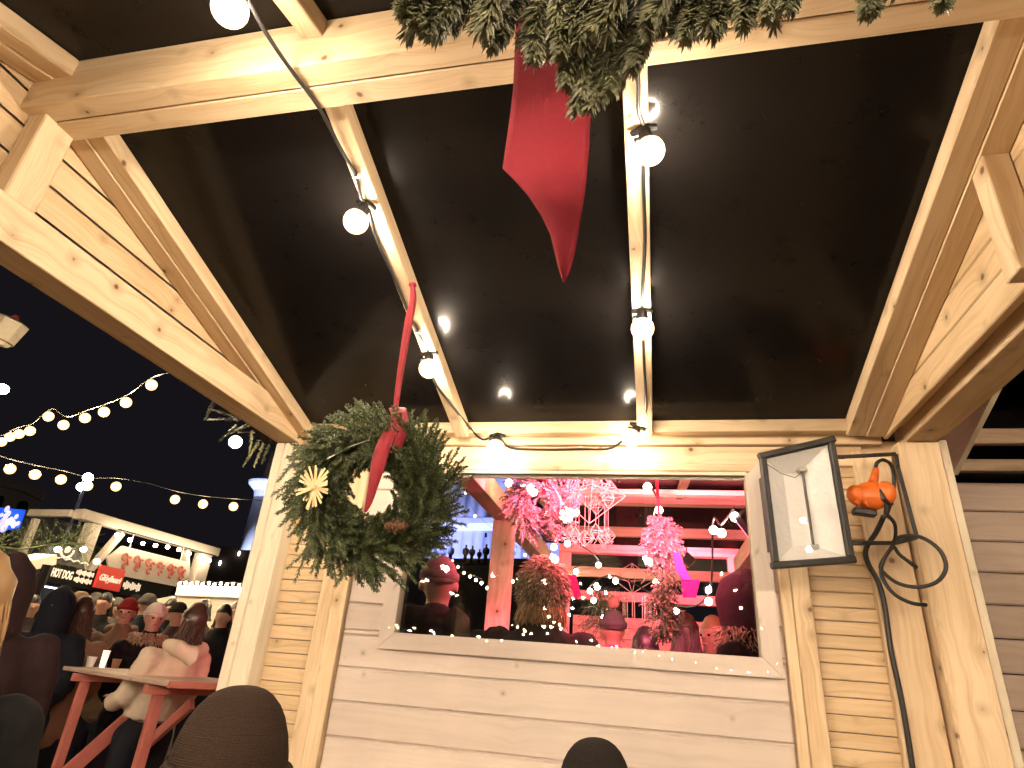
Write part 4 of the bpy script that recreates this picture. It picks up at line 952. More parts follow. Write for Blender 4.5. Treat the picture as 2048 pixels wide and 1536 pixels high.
# pale tub-shaped lantern hanging high on the left
ln = thing('hanging_cabin', tuple(dist(12, 660, 12)), 'pale tilted cabin with a small red cap hanging high at the left edge', 'gondola')
p = dist(8, 660, 12); b = MB(); b.smooth = False; ax = V((.25, 0, 1)).normalized()
b.tube([p - ax * .24, p - ax * .16, p + ax * .17, p + ax * .2], [.17, .23, .27, .2], 7); part(b, 'tub', plain('pale_cabin', (.62, .55, .45), .6), parent=ln)
b = MB(); b.tube([p - ax * .19 , p - ax * .165], [.225, .235], 7); part(b, 'band', plain('band_brown', (.25, .17, .11), .7), parent=ln)
b = MB(); q = dist(30, 637, 12); b.ball(q, .06, .06, .07, 10, 8); part(b, 'cap', plain('dull_red', (.35, .06, .04), .5), parent=ln)
b = MB(); q = dist(12, 639, 11.8); b.ball(q, .025, .025, .025, 8, 6); part(b, 'lamp', emit('cabin_lamp', (1, .8, .6), 20), parent=ln)
# buildings round the square
def stone(name, c): return plain(name, c, .8, var=.12, scale=1.5)
ob = thing('arched_building', (dist(30, 1000, 55).x, dist(30, 1000, 55).y, 0), 'large grey building with arched windows behind the lower bulbs at the left edge', 'building')
pl = 55
def bp(px, py): return dist(px, py, pl)
dirb = (bp(85, 1000) - bp(0, 980)); dirb.z = 0; dirb.normalize(); byy = V((-dirb.y, dirb.x, 0)); cb = byy.dot(V((bp(40, 990).x, bp(40, 990).y, 0)))
def bon(px, py, e=0): return on(px, py, tuple(byy), cb + e)
STN = stone('grey_render', (.30, .27, .25))
base = lambda q: V((q.x, q.y, 0))
P = [base(bon(-60, 950)), bon(-60, 950), bon(0, 968), bon(50, 980), bon(84, 996), bon(74, 1022), base(bon(74, 1022))]
b = MB(); b.poly(P, 8, byy); part(b, 'wall', STN, parent=ob)
b = MB(); b.tube([bon(-60, 945, -.3), bon(0, 963, -.3), bon(50, 975, -.3), bon(88, 994, -.3)], .35, 6); part(b, 'cornice', STN, parent=ob)
for (px, py, rx) in ((0, 998, 9), (46, 1010, 11)):
    cpt = bon(px, py, -.12); rr = (bon(px + rx, py, -.12) - cpt).length
    pts = [cpt + dirb * math.cos(a) * rr + V((0, 0, math.sin(a) * rr)) for a in [math.pi * i / 10 for i in range(11)]] + [cpt - dirb * rr - V((0, 0, 2.5)), cpt + dirb * rr - V((0, 0, 2.5))]
    b = MB(); b.poly(pts, .1, byy); part(b, 'window', BLK, parent=ob)
lo = thing('low_grey_building', (dist(110, 1080, 40).x, dist(110, 1080, 40).y, 0), 'long low grey building sloping behind the gateway', 'building'); pl = 40
dirb = (bp(140, 1050) - bp(40, 1030)); dirb.z = 0; dirb.normalize(); byy = V((-dirb.y, dirb.x, 0)); cb = byy.dot(base(bp(90, 1040)))
P = [base(bon(-60, 1010)), bon(-60, 1012), bon(50, 1032), bon(170, 1058), base(bon(170, 1058))]
b = MB(); b.poly(P, 6, byy); part(b, 'wall', STN, parent=lo)
b = MB(); b.tube([bon(-60, 1010, -.1), bon(50, 1030, -.1), bon(172, 1056, -.1)], .12, 6); part(b, 'gutter', STN, parent=lo)
# blue video screen
sc = thing('video_screen', tuple(dist(20, 1035, 26)), 'bright blue outdoor screen with white shapes at the left edge', 'screen'); pl = 26
dirb = (bp(52, 1020) - bp(0, 1010)); dirb.z = 0; dirb.normalize(); byy = V((-dirb.y, dirb.x, 0)); cb = byy.dot(base(bp(25, 1030)))
b = MB(); b.poly([bon(-30, 1012), bon(52, 1020), bon(40, 1055), bon(-30, 1070)], .2, byy); part(b, 'panel', emit('lit_blue_screen', (.01, .12, 1), .75), parent=sc)
b = MB(); 
for (x, y, r_) in ((3, 1030, 2.5), (14, 1018, 4), (12, 1032, 4), (17, 1027, 3.5), (33, 1033, 3), (5, 1045, 6), (15, 1045, 5), (25, 1045, 4), (36, 1047, 3), (8, 1055, 6), (28, 1050, 4), (22, 1040, 4)):
    rr = r_ / 1230 * 28; b.ball(bon(x, y, -.1), rr, .04, rr * 1.2, 10, 6)
part(b, 'picture_shapes', emit('lit_white_screen', (.85, .75, 1), 1.0), parent=sc)
b = MB(); q = bon(20, 1060, .1); b.tube([base(q), q], .12, 6); part(b, 'mast', BLK, parent=sc)
# fir hedges on roof edges, pale canopy roof behind the hooded person
cn = thing('pale_canopy', (dist(40, 1150, 9).x, dist(40, 1150, 9).y, 0), 'lit pale canopy edge behind the dark hooded person', 'canopy')
b = MB(); b.board(dist(-40, 1148, 9), dist(92, 1118, 9.5), .3, .12, (0, 0, 1)); part(b, 'edge', WHITEW, parent=cn)
b = MB(); 
for px in (-30, 95): q = dist(px, 1130, 9.1); b.tube([base(q), q], .05, 6)
part(b, 'poles', BLK, parent=cn)
garland(dist(90, 1100, 10), [dist(-20, 1090, 9.8), dist(40, 1098, 9.9), dist(110, 1088, 10), dist(170, 1088, 10.2)], .28, 260, 'dark fir garland along the roof edge behind the hooded person', FIR, 12)
garland(dist(250, 1160, 17), [dist(170, 1108, 17), dist(215, 1125, 17), dist(270, 1150, 17), dist(350, 1168, 17)], .3, 320, 'dark fir garland sloping down behind the hanging sign', FIR, 13)
# dark building and the blue-lit cathedral
db = thing('dark_building', (dist(450, 1100, 45).x, dist(450, 1100, 45).y, 0), 'long unlit dark building between gateway and pale post', 'building'); pl = 45
dirb = (bp(520, 1080) - bp(300, 1070)); dirb.z = 0; dirb.normalize(); byy = V((-dirb.y, dirb.x, 0)); cb = byy.dot(base(bp(400, 1080)))
b = MB(); b.poly([base(bon(180, 1080)), bon(180, 1085), bon(470, 1093), bon(470, 1099), bon(560, 1103), base(bon(560, 1103))], 5, byy); part(b, 'wall', plain('dark_brown_wall', (.05, .042, .038), .9, scale=2), parent=db)  # wall is an even, very dark brown
b = MB()
for (px, py) in ((440, 1126), (478, 1107)): q = bon(px, py, -.2); b.ball(q, .09, .05, .16, 8, 6)
part(b, 'lit_windows', emit('tiny_lit_windows', (1, .85, .7), 8), parent=db)
WST = stone('white_cathedral_stucco', (.74, .76, .80))
ct = thing('cathedral', (dist(980, 1120, 76).x, dist(980, 1120, 76).y, 0), 'white neoclassical cathedral lit blue, seen through the window', 'cathedral'); pl = 76
pc_ = dist(960, 1120, 76); dirb = V((.96, .28, 0)).normalized(); byy = V((-dirb.y, dirb.x, 0)); cb = byy.dot(base(pc_))
zbse = bon(960, 1128).z
def cb_board(x0, x1, y0, y1, e, th): 
    b.poly([bon(x0, y1, e), bon(x0, y0, e), bon(x1, y0, e), bon(x1, y1, e)], th, byy)
b = MB(); b.poly([bon(850, 1131), bon(850, 860), bon(1140, 860), bon(1140, 1131)], 10, byy); part(b, 'wall', WST, parent=ct)
b = MB(); b.poly([bon(770, 1129, -.5), bon(780, 1127, -12), bon(1240, 1127, -12), bon(1240, 1129, -.5)], .5, (0, 0, 1)); b.poly([base(bon(770, 1129, -12.1)), bon(770, 1129, -12.1), bon(1240, 1131, -12.1), base(bon(1240, 1131, -12.1))], 12, byy); part(b, 'terrace', plain('dark_granite_steps', (.10, .09, .085), .8, scale=2), parent=ct)
for px in (868, 888, 908, 930, 952): 
    b = MB(); q = bon(px, 1128, -2.5); qt = V((q.x, q.y, q.z + 14)); b.tube([q, q + V((0, 0, .8)), q + V((0, 0, .9)), qt], [.95, .95, .75, .62], 14); part(b, 'column', WST, parent=ct, smooth=True)
b = MB(); b.poly([bon(905, 1129, -1.5), bon(905, 1060, -1.5), bon(978, 1060, -1.5), bon(978, 1129, -1.5)], 1.4, byy); part(b, 'portico_block', WST, parent=ct)
b = MB(); b.poly([bon(964, 1074, -1.8), bon(964, 1066, -1.8), bon(974, 1066, -1.8), bon(974, 1074, -1.8)], .2, byy); part(b, 'dark_window', BLK, parent=ct)
b = MB(); b.poly([bon(1020, 1129, -2.5), bon(1020, 1085, -2.5), bon(1042, 1085, -2.5), bon(1042, 1129, -2.5)], 1.4, byy); b.tube([bon(840, 1050, -3), bon(1140, 1050, -3)], .9, 6); part(b, 'cornice', WST, parent=ct)
def blue(loc, tgt, pw, name, lab): return spotlamp(name, tuple(loc), tuple(tgt), (.36, .42, 1), pw, lab, 1.9, .5, .4)
blue(bon(880, 1126, -13) + V((0, 0, 1.6)), bon(900, 1040, 0), 10500, 'blue_floodlight', 'blue floodlight washing the left part of the cathedral')
blue(bon(1030, 1126, -13) + V((0, 0, 1.6)), bon(1000, 1040, 0), 10500, 'blue_floodlight', 'blue floodlight washing the right part of the cathedral')
# column with capital left of our pale post
cl = thing('corner_tower', (dist(495, 1050, 60).x, dist(495, 1050, 60).y, 0), 'pale blue-lit tower column with an ornate capital and spires beside the left post', 'tower'); pl = 60
ctp = dist(520, 985, 60); a0 = dist(519, 975, 60); b = MB(); x0_ = V((a0.x, a0.y, 0)) + V((1.0, .75, 0)) * .6
zt_ = dist(519, 978, 60).z; wd = 1.05
b.tube([V((x0_.x, x0_.y, 0)), V((x0_.x, x0_.y, zt_ - .8))], [wd * 1.15, wd], 14); part(b, 'shaft', WST, parent=cl, smooth=True)
b = MB(); b.tube([V((x0_.x, x0_.y, zt_ - .8)), V((x0_.x, x0_.y, zt_ - .2)), V((x0_.x, x0_.y, zt_ + .4)), V((x0_.x, x0_.y, zt_ + .6))], [wd, wd * 1.1, wd * 1.7, wd * 1.75], 16); part(b, 'capital', WST, parent=cl)
b = MB(); b.tube([V((x0_.x, x0_.y, zt_ + .6)), V((x0_.x, x0_.y, zt_ + 1.1))], [wd * .9, wd * .85], 10)
for (ox, hgt) in ((-.3, 2.6), (.15, 3.2), (.5, 2.2)): b.tube([V((x0_.x + ox, x0_.y + ox, zt_ + 1.0)), V((x0_.x + ox, x0_.y + ox, zt_ + 1 + hgt * .5)), V((x0_.x + ox, x0_.y + ox, zt_ + 1 + hgt))], [.26, .22, .05], 8)
part(b, 'spires', WST, parent=cl)
spotlamp('blue_floodlight', (x0_.x + 3, x0_.y - 6.5, 1.5), (x0_.x, x0_.y, zt_ - 1), (.55, .62, 1), 26000, 'blue floodlight at the foot of the corner tower', 1.2, .5, .4)
# strings of lights between the pink stall and the cathedral
festoon('festoon_lights', [dist(x, y, d) for x, y, d in ((905, 1122, 26), (916, 1134, 22), (928, 1146, 20), (940, 1153, 19), (952, 1160, 18), (963, 1166, 17), (975, 1176, 16), (1012, 1172, 16), (1025, 1163, 16), (1036, 1158, 16))], 'warm bulbs slung low across the square in front of the cathedral', .05, BULBFAR, seg=8)
festoon('festoon_lights', [dist(x, y, d) for x, y, d in ((868, 1130, 40), (890, 1122, 40), (930, 986, 30), (950, 1032, 30), (1050, 1110, 30), (1072, 1125, 30))], 'sparse bulbs high in front of the cathedral facade', .07, BULBFAR, seg=8)

# ------------------------------------------------------------------ people
SKIN = plain('skin', (.44, .25, .17), .55, var=.08, scale=30)
def hairmat(name, c):
    N = NT(name); at = N.node('ShaderNodeAttribute', attribute_name='tint').outputs['Fac']
    N.set(Base_Color=N.ramp(at, [(0, tuple(x * .35 for x in c)), (1, tuple(min(1, x * 1.5) for x in c))]), Roughness=.45); return N.m
BLOND = hairmat('blond_hair', (.42, .24, .095)); BROWNH = hairmat('brown_hair', (.07, .03, .015)); DARKH = hairmat('dark_hair', (.015, .010, .008))
def cloth(name, c, q=.3): return plain(name, c, .85, var=.35, scale=9, bump=.9, bscale=16, spec=.2)
CL = dict(black=cloth('black_padded_cloth', (.007, .007, .008)), dark=cloth('dark_brown_cloth', (.05, .036, .030)), tan=cloth('tan_cloth', (.17, .11, .065)), cream=cloth('cream_fleece', (.80, .62, .47)),
          peach=cloth('peach_cloth', (.34, .19, .12)), grey=cloth('grey_cloth', (.09, .08, .075)), navy=cloth('navy_cloth', (.009, .011, .018)), plum=cloth('plum_cloth', (.022, .010, .011)), jeans=cloth('dark_trousers', (.018, .02, .028)), pinkc=cloth('pink_cloth', (.7, .10, .25)))
KN = dict(brown=knit('dark_brown_knit', (.042, .027, .020), 260), white=knit('white_knit', (.70, .62, .52)), red=knit('red_knit', (.22, .02, .02)), beige=knit('beige_knit', (.35, .26, .17)), pink=knit('greyish_pink_knit', (.42, .26, .24)), dark=knit('black_knit', (.022, .018, .016), 300), grey=knit('grey_knit', (.11, .10, .09)))
FUR = needles('beige_fur', (.16, .10, .06), (.62, .44, .28)); EYE = plain('dark_eye', (.01, .008, .008), .15)
LIP = plain('lips', (.40, .13, .11), .5)
def person(px, py, d=None, y=None, H=None, face=0, coat='black', hat=None, hair=None, hairlen=0, label='', lean=0, seat=0, fine=.016, fur=None, hood=None, group=None, pom=None, leglen=True, collar=None, rect=None, width=1.0, hem=None, hats=1.0, armup=0, pos=None):
    top = pos if pos is not None else (dist(px, py, d) if d is not None else onY(px, py, y))
    Ht = top.z + .0; hatpad = .025 if (hat or hood) else 0
    z0 = 0
    if seat: s = 1.72 / 1.75
    else: s = (Ht - hatpad) / 1.75
    drop = (1.75 * s + hatpad - Ht) if seat else 0      # a seated figure keeps its size and sits lower
    t = thing('person', (top.x, top.y, 0), label, 'person', group); t['pose'] = 'seated' if seat else 'standing'
    del t['pose']
    cz, sz = math.cos(face), math.sin(face); cl_, sl_ = math.cos(lean), math.sin(lean)
    hip = .93
    dxh, dyh = 0, math.sin(lean) * (1.64 - hip)
    def P(x, y_, z, free=False):
        if not free and z > hip: yy = y_ * cl_ + (z - hip) * sl_; zz = hip + (z - hip) * cl_ - y_ * sl_; y_, z = yy, zz
        y_ -= dyh
        x *= width if z > .5 else 1
        x, y_, z = x * s, y_ * s, z * s
        if not (free == 2): z -= drop
        return V((top.x + x * cz - y_ * sz, top.y + x * sz + y_ * cz, z))
    side = (cz, sz, 0)
    def chain(b, pts, n=14):
        q = [P(*p[:3]) for p in pts]; rx = [p[3] * s for p in pts]; ry = [(p[4] if len(p) > 4 else p[3]) * s for p in pts]
        k = len(q) - 1
        d0 = (q[0] - q[1]).normalized(); d1_ = (q[k] - q[k - 1]).normalized()
        m0, m1 = min(rx[0], ry[0]), min(rx[-1], ry[-1])
        q = [q[0] + d0 * m0 * .75, q[0] + d0 * m0 * .45] + q + [q[-1] + d1_ * m1 * .45, q[-1] + d1_ * m1 * .75]
        rx = [rx[0] * .3, rx[0] * .78] + rx + [rx[-1] * .78, rx[-1] * .3]; ry = [ry[0] * .3, ry[0] * .78] + ry + [ry[-1] * .78, ry[-1] * .3]
        b.tube(q, rx, n, ry=ry, side=side)
    def fin(b, name, mat, vox, parent=t, disp=0):
        o = b.build(name, mat, parent, smooth=True)
        if vox:
            m_ = o.modifiers.new('join', 'REMESH'); m_.mode = 'VOXEL'; m_.voxel_size = vox; m_.use_smooth_shade = True
            sm = o.modifiers.new('soften', 'SMOOTH'); sm.factor = .6; sm.iterations = 4
            if disp:
                tx = bpy.data.textures.get('folds') or bpy.data.textures.new('folds', 'CLOUDS'); tx.noise_scale = .055
                dm = o.modifiers.new('folds', 'DISPLACE'); dm.texture = tx; dm.strength = disp; dm.texture_coords = 'GLOBAL'; dm.mid_level = .5
        return o
    legs_ = []
    if seat:
        kz = .50
        def leg(sx): return [(sx * .09, 0, .95, .09), (sx * .12, .28, .93, .08), (sx * .13, .44, .90, .06), (sx * .13, .45, .55, .055), (sx * .13, .46, .40, .05)]
    else:
        def leg(sx): return [(sx * .09, 0, .90, .10), (sx * .10, .01, .70, .08), (sx * .105, .02, .48, .062), (sx * .105, -.01, .28, .058), (sx * .105, -.02, .11, .05)]
    arms = lambda sx: [(sx * .185, 0, 1.40, .062), (sx * .225, .0, 1.26, .056), (sx * .232, .03 + armup * .1, 1.12, .052), (sx * .21, .15 + armup * .1, 1.04 + armup * .12, .047), (sx * .17, .24, 1.02 + armup * .3, .042)]
    # body: head, neck, trunk, arms with hands, legs, one surface
    b = MB()
    chain(b, [(0, -.01, 1.42, .06), (0, 0, 1.50, .055), (0, .01, 1.56, .058)])
    chain(b, [(0, .035, 1.555, .045, .045), (0, .02, 1.60, .064, .075), (0, .005, 1.65, .074, .092), (0, -.005, 1.69, .072, .09), (0, -.01, 1.72, .055, .07)], 18)
    chain(b, [(0, .105, 1.648, .010, .010), (0, .118, 1.625, .013, .012)], 8)                                  # nose
    for sx in (-1, 1):
        b.ball(P(sx * .077, 0, 1.64), .012 * s, .02 * s, .032 * s, 8, 6, Matrix.Rotation(face, 3, 'Z'))
        chain(b, [(sx * .05, .075, 1.665, .014, .012), (sx * .015, .09, 1.668, .012, .010)], 8)              # brow
    chain(b, [(0, 0, .92, .14, .10), (0, 0, 1.1, .12, .09), (0, 0, 1.3, .15, .10), (0, 0, 1.4, .13, .08)])
    for sx in (-1, 1):
        chain(b, [(x, y_, z, r * .72) for x, y_, z, r in arms(sx)]); chain(b, [(x, y_, z, r * .8) for x, y_, z, r in leg(sx)])
        hx, hy, hz = arms(sx)[-1][:3]
        chain(b, [(hx, hy, hz, .028, .018), (hx * .85, hy + .05, hz, .036, .016), (hx * .8, hy + .09, hz, .034, .014)], 10)
        for k in range(4): 
            ox = (k - 1.5) * .017; L = (.06, .075, .07, .055)[k]
            chain(b, [(hx * .8 + ox, hy + .09, hz, .0095), (hx * .8 + ox, hy + .09 + L * .6, hz - .012, .009), (hx * .8 + ox, hy + .09 + L * .8, hz - .035, .008)], 6)
        chain(b, [(hx * .85 - sx * .03, hy + .03, hz, .011), (hx * .8 - sx * .055, hy + .075, hz - .01, .009)], 6)
    fin(b, 'body', SKIN, min(fine, .014))
    if fine < .02:
        for sx in (-1, 1):
            b = MB(); b.ball(P(sx * .031, .088, 1.648), .012 * s, .008 * s, .0075 * s, 10, 6, Matrix.Rotation(face, 3, 'Z')); fin(b, 'eye', EYE, 0)
        b = MB(); b.ball(P(0, .098, 1.592), .022 * s, .009 * s, .007 * s, 10, 6, Matrix.Rotation(face, 3, 'Z')); fin(b, 'mouth', LIP, 0)
    # clothes
    b = MB(); cm = CL[coat]; lo = hem or (.80 if not seat else .90)
    chain(b, [(0, 0, lo, .185, .145), (0, 0, 1.0, .180, .14), (0, 0, 1.15, .185, .14), (0, 0, 1.30, .205, .14), (0, -.005, 1.40, .175, .115), (0, 0, 1.465, .095, .085)], 18)
    for sx in (-1, 1): chain(b, [(x, y_, z, r * 1.25) for x, y_, z, r in arms(sx)[:-1]] + [tuple(arms(sx)[-1][:3]) + (.05,)])
    chain(b, [(0, 0, 1.46, .088, .085), (0, .0, 1.51, .082, .082)])
    fin(b, 'coat', cm, fine, disp=.018)
    if leglen:
        b = MB()
        for sx in (-1, 1): chain(b, [(x, y_, z, r * 1.12) for x, y_, z, r in leg(sx)])
        chain(b, [(0, 0, .86, .16, .12), (0, 0, .95, .16, .12)]); fin(b, 'trousers', CL['jeans'], .022)
        for sx in (-1, 1):
            b = MB(); fx_, fy_, fz_ = leg(sx)[-1][:3]; 
            c0_, c1_ = P(fx_, fy_ - .04, fz_ - .05), P(fx_, fy_ + .15, fz_ - .06)
            b.tube([c0_, c0_.lerp(c1_, .4), c1_], [.048 * s, .05 * s, .035 * s], 10, ry=[.05 * s, .045 * s, .028 * s]); fin(b, 'shoe', BLACK, 0)
    if hood == 'up':
        b = MB(); chain(b, [(0, -.03, 1.45, .12, .12), (0, -.02, 1.55, .112, .12), (0, -.015, 1.65, .115, .135), (0, -.02, 1.72, .09, .11), (0, -.03, 1.75, .05, .06)], 18); fin(b, 'hood', cm, fine)
    if hood == 'down':
        b = MB(); chain(b, [(-.11, .0, 1.48, .045), (-.09, -.10, 1.49, .06), (0, -.15, 1.46, .075), (.09, -.10, 1.49, .06), (.11, .0, 1.48, .045)], 12); fin(b, 'hood', cm, fine)
    if collar:
        b = MB(); chain(b, [(-.09, .02, 1.48, .04), (-.06, -.08, 1.50, .045), (.06, -.08, 1.50, .045), (.09, .02, 1.48, .04)], 10); fin(b, 'scarf', collar, fine)
    def strands(b, n, z1, r0, rad0=.07, seed=1, down=.35, jitter=.02, fwd=-.9):
        rr = random.Random(seed)
        for i in range(n):
            a = math.pi * (1.02 + .96 * rr.random()) if fwd < 0 else rr.random() * 6.28
            x, y_ = math.cos(a), math.sin(a); zt = 1.70 - .05 * rr.random()
            q = [P(x * .05, y_ * .06, 1.745 - (hatpad and .02)), P(x * .078, y_ * .097, zt - .02), P(x * .085 + rr.uniform(-.01, .01), y_ * .11, 1.58), P(x * .095 + rr.uniform(-jitter, jitter), y_ * .125, 1.58 - down * .5), P(x * .09 + rr.uniform(-jitter, jitter) * 2, y_ * .14, 1.58 - down * rr.uniform(.8, 1.05))]
            b.tube(smooth_path(q, 3), [r0 * s * (1 if k < 9 else 1 - (k - 8) / 5.) for k in range(13)], 4, t=rr.random() ** 1.3)
    if hair is not None:
        b = MB()
        if not hood == 'up':
            chain(b, [(0, -.025, 1.58, .066, .066), (0, -.018, 1.64, .079, .090), (0, -.004, 1.705, .080, .096), (0, -.006, 1.74, .056, .07)], 16)
        strands(b, int(70 + 900 * hairlen), 0, .0055 if hairlen < .4 else .0032, down=max(.06, hairlen), jitter=.015 + .03 * hairlen); fin(b, 'hair', hair, 0)
    if hat:
        km = KN[hat]
        k_ = hats; b = MB(); zb_ = 1.66 if hats > 1 else 1.675; HH = .118 * (1 + .25 * (hats > 1)); rg = [(0, -.008 - .02 * math.sin(a_), zb_ + HH * math.sin(a_) - HH * .1, .088 * k_ * math.cos(a_) ** .75 + .001, .103 * k_ * math.cos(a_) ** .75 + .001) for a_ in [0, .2, .45, .7, .9, 1.1, 1.25, 1.38, 1.47, 1.53]]; b.tube([P(*r_[:3]) for r_ in rg], [r_[3] * s for r_ in rg], 24, ry=[r_[4] * s for r_ in rg], side=side); h = fin(b, 'hat', km, 0)
        b = MB(); zl, zh = (1.58, 1.672) if hats > 1 else (1.668, 1.705); rg = [(zl, .090), (zl + .004, .097), (zh - .006, .097), (zh, .092), (zh + .001, .075)]; b.tube([P(0, -.008, z_) for z_, r_ in rg], [r_ * k_ * s for z_, r_ in rg], 24, ry=[(r_ + .014) * k_ * s for z_, r_ in rg], side=side); b2 = fin(b, 'brim', km, 0); b2.parent = h; b2.matrix_parent_inverse = Matrix.Identity(4); b2.matrix_world = Matrix.Identity(4)
        h.matrix_parent_inverse = Matrix.Translation(-wloc(t)); b2.matrix_parent_inverse = Matrix.Identity(4)
        if pom: b = MB(); b.ball(P(0, -.02, 1.83), .045 * s, .045 * s, .045 * s, 10, 8); b3 = fin(b, 'pompom', pom, 0); b3.parent = h; b3.matrix_parent_inverse = Matrix.Identity(4)
    if fur:
        b = MB(); rr = random.Random(7)
        for i in range(2600 if fur == 'head' else 700):
            if fur == 'head': a = rr.uniform(math.pi * .85, 2.15 * math.pi); el = rr.uniform(-.9, 1.4); c_ = (math.cos(a) * math.cos(el), math.sin(a) * math.cos(el), math.sin(el)); q = P(c_[0] * .10, c_[1] * .12 - .01, 1.64 + c_[2] * .125)
            else: a = rr.random() * 6.28; e = rr.random() * 6.28; c_ = (math.cos(a), math.sin(a) * .9 , math.sin(e) * .4); q = P(c_[0] * (.12 + .02 * math.cos(e)), c_[1] * .12, 1.49 + .035 * math.sin(e))
            o_ = P(0, 0, 1.62) if fur == 'head' else P(0, 0, 1.49)
            dd = (q - o_).normalized() * .7 + V((rr.uniform(-.8, .8), rr.uniform(-.8, .8), -.9 + rr.uniform(-.6, .4)))
            b.needle(q, dd, .045 * rr.uniform(.6, 1.2), .0034, rr.random())
        fin(b, 'fur_trim', FUR if fur != 'head' else FUR, 0)
    return t
pi = math.pi
# inside our stall, seated with their backs to the viewer
person(0, 0, pos=V((-.722, 1.13, 1.226)), face=.15, coat='dark', hats=1.10, hat='brown', hair=BLOND, hairlen=.25, seat=1, fine=.012, label='seated person in a dark brown knitted beanie with blond hair, nearest the viewer')
person(0, 0, pos=V((-.145, 1.82, 1.148)), face=-.2, coat='black', hats=1.08, hat='dark', hair=BROWNH, hairlen=.1, seat=1, fine=.012, label='seated person of whom only a crumpled dark hat shows below the window')
person(-34, 1120, d=2.0, face=1.3, coat='black', hair=BLOND, hairlen=.46, seat=1, fine=.014, label='person in black with long blond hair at the left edge')
person(38, 1108, d=3.3, face=.9, coat='plum', hood='up', fine=.014, width=1.12, label='tall person in a dark plum coat with the hood up, near the left edge')
# round the high table
person(262, 1197, d=7.0, face=-2.55, coat='tan', hood='down', hat='red', label='man in a tan coat and dark red cap facing the viewer')
person(318, 1206, d=6.0, face=-2.2, coat='black', hat='white', fur='neck', fine=.014, label='woman in a white beanie and black coat with fur collar, looking right')
person(398, 1197, d=4.7, face=1.25, lean=-.28, hem=1.0, coat='cream', hood='down', hair=BROWNH, hairlen=.02, fine=.014, label='person in a cream hooded fleece leaning over the high table')
person(172, 1200, d=5.6, face=.8, coat='peach', hair=BROWNH, hairlen=.12, fine=.016, label='person with tousled brown hair and a peach scarf behind the high table')
person(166, 1184, d=7.6, face=.4, coat='grey', hat='beige', fine=.022, label='person in a beige beanie behind the brown-haired one')
person(130, 1172, d=5.4, face=-2.6, coat='navy', hood='up', fine=.02, label='person in a navy hood in front of the snack kiosk')
person(452, 1214, d=7.5, face=-2.8, coat='black', hair=DARKH, hairlen=.02, fine=.022, label='dark-haired person in black beside the pale post')
person(476, 1208, d=9.2, face=-2.3, coat='plum', hair=BROWNH, hairlen=.05, fine=.022, label='person partly hidden by the pale post')
RP = random.Random(31)
adj = ['short dark hair', 'a grey beanie', 'a dark hood', 'long brown hair', 'a black beanie']
bgp = [(215, 1190, 9.0, 'black', None), (238, 1196, 9.6, 'grey', 'grey'), (290, 1200, 9.4, 'dark', None), (300, 1188, 8.6, 'navy', 'grey'), (345, 1202, 9.0, 'black', None), (362, 1205, 7.6, 'dark', 'dark'), (430, 1206, 10.5, 'black', None), (105, 1190, 9.5, 'black', 'dark'), (70, 1195, 8.8, 'dark', None), (195, 1186, 10.4, 'plum', 'grey'), (412, 1203, 9.6, 'dark', None), (275, 1190, 11, 'black', 'dark')]
for i, (px, py, d, c_, h_) in enumerate(bgp):
    person(px, py, d=d, face=RP.uniform(-3, 3), coat=c_, hat=h_, hair=None if h_ else DARKH, hairlen=.03, fine=.026, group='people standing in the dark background of the square',
           label='bystander with %s, %s' % ('a knit hat' if h_ else 'dark hair', ['under the red sign', 'just right of the red sign', 'above the white beanie woman', 'under the hanging sign, left half', 'under the hanging sign, right half', 'left of the fleece wearer', 'against the white plank stall', 'under the hot dog lettering', 'behind the plum hood', 'below the small white lettering', 'right behind the fleece wearer', 'farthest back below the hanging sign'][i]))
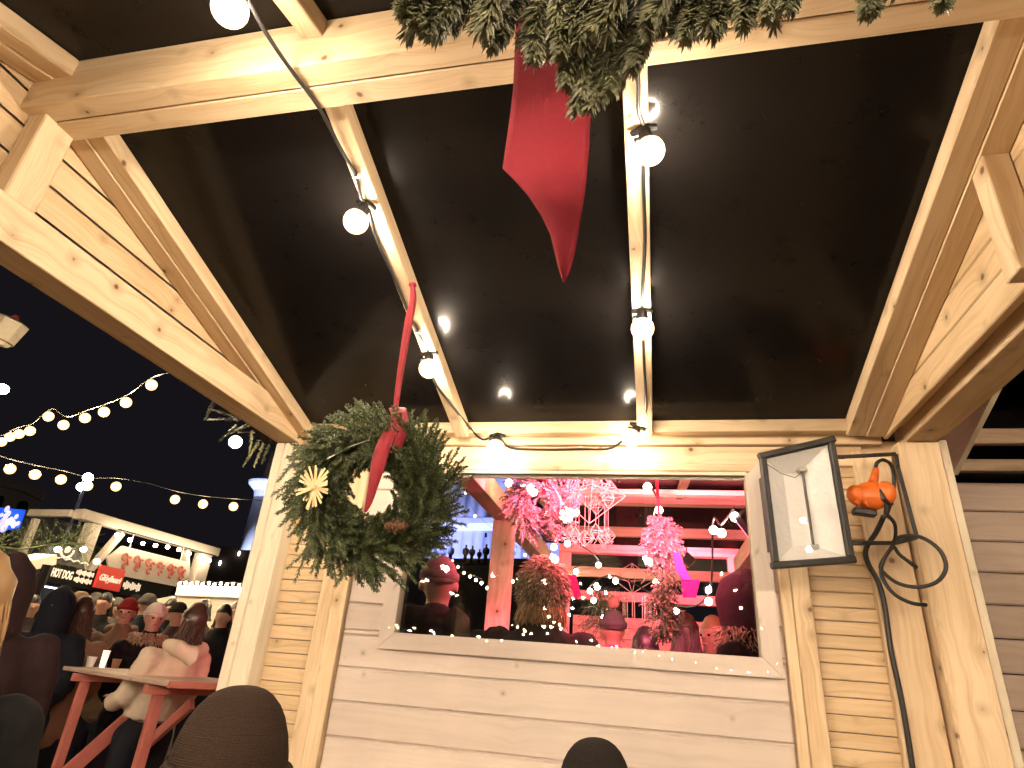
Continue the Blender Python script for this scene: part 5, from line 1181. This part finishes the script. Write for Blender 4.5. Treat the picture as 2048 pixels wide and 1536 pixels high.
# beyond the window
person(884, 1116, y=3.05, face=.1, coat='dark', hat='pink', hood='down', fine=.014, fur=None, width=1.2, label='person in a greyish pink beanie seen from behind in the window')
person(1088, 1124, y=3.0, face=.05, coat='dark', hair=BLOND, hairlen=.12, fur='head', fine=.013, width=1.0, label='person with shaggy blond fur hood and dark jacket seen through the window')
person(1478, 1142, y=3.15, face=1.2, coat='plum', hood='up', fur='neck', fine=.014, label='person in a dark hood with fur collar at the right of the window')
person(1226, 1222, y=4.6, face=.2, coat='pinkc', hat='grey', pom=CL['peach'], fine=.018, label='person in a grey hat with pompom and bright pink collar through the window')
person(1372, 1236, y=4.3, face=-.4, coat='navy', hair=BROWNH, hairlen=.1, fine=.018, label='brown-haired person in navy beyond the fir bundle through the window')
person(1425, 1240, y=4.5, face=2.4, coat='tan', hair=BLOND, hairlen=.15, fine=.018, label='blond person in a tan coat left of the dark hood in the window')
person(1290, 1262, y=3.9, face=.1, coat='dark', hair=DARKH, hairlen=.05, fine=.018, label='dark-haired person low in the middle of the window')
# silhouettes on the cathedral terrace
pl = 76; dirb = V((.96, .28, 0)).normalized(); byy = V((-dirb.y, dirb.x, 0)); cb = byy.dot(base(pc_))
lab_t = ['leftmost figure on the cathedral terrace', 'second figure from the left on the cathedral terrace', 'dark figure before the left columns', 'dark figure right of the left columns', 'figure below the portico left edge', 'short figure below the portico', 'figure below the dark window of the cathedral', 'figure right of the pink post on the terrace']
for i, (px, h_) in enumerate(((872, 1.7), (884, 1.6), (899, 1.75), (929, 1.7), (942, 1.6), (957, 1.3), (970, 1.75), (1024, 1.75))):
    q = bon(px, 1128, -12.0); sfac = h_ * 1.15
    t = thing('person', tuple(q), 'dark silhouetted ' + lab_t[i], 'person', 'people standing on the cathedral terrace'); b = MB()
    def c_(pts): b.tube([q + dirb * x * sfac + V((0, 0, (z + .02) * sfac)) for x, z, r in pts], [r * sfac for *_, r in pts], 8)
    c_([(-.04, 0, .035), (-.05, .25, .045), (-.03, .50, .06)]); c_([(.05, 0, .035), (.05, .25, .045), (.03, .50, .06)])
    c_([(0, .42, .09), (0, .6, .10), (0, .74, .11), (0, .82, .05)]); c_([(-.12, .76, .035), (-.15, .6, .032), (-.12, .45, .028)]); c_([(.12, .76, .035), (.15, .6, .032), (.12, .45, .028)]); b.ball(q + V((0, 0, .92 * sfac)), .06 * sfac, .06 * sfac, .075 * sfac, 10, 8)
    o = b.build('body', CL['black'], t, smooth=True); m_ = o.modifiers.new('join', 'REMESH'); m_.mode = 'VOXEL'; m_.voxel_size = .05
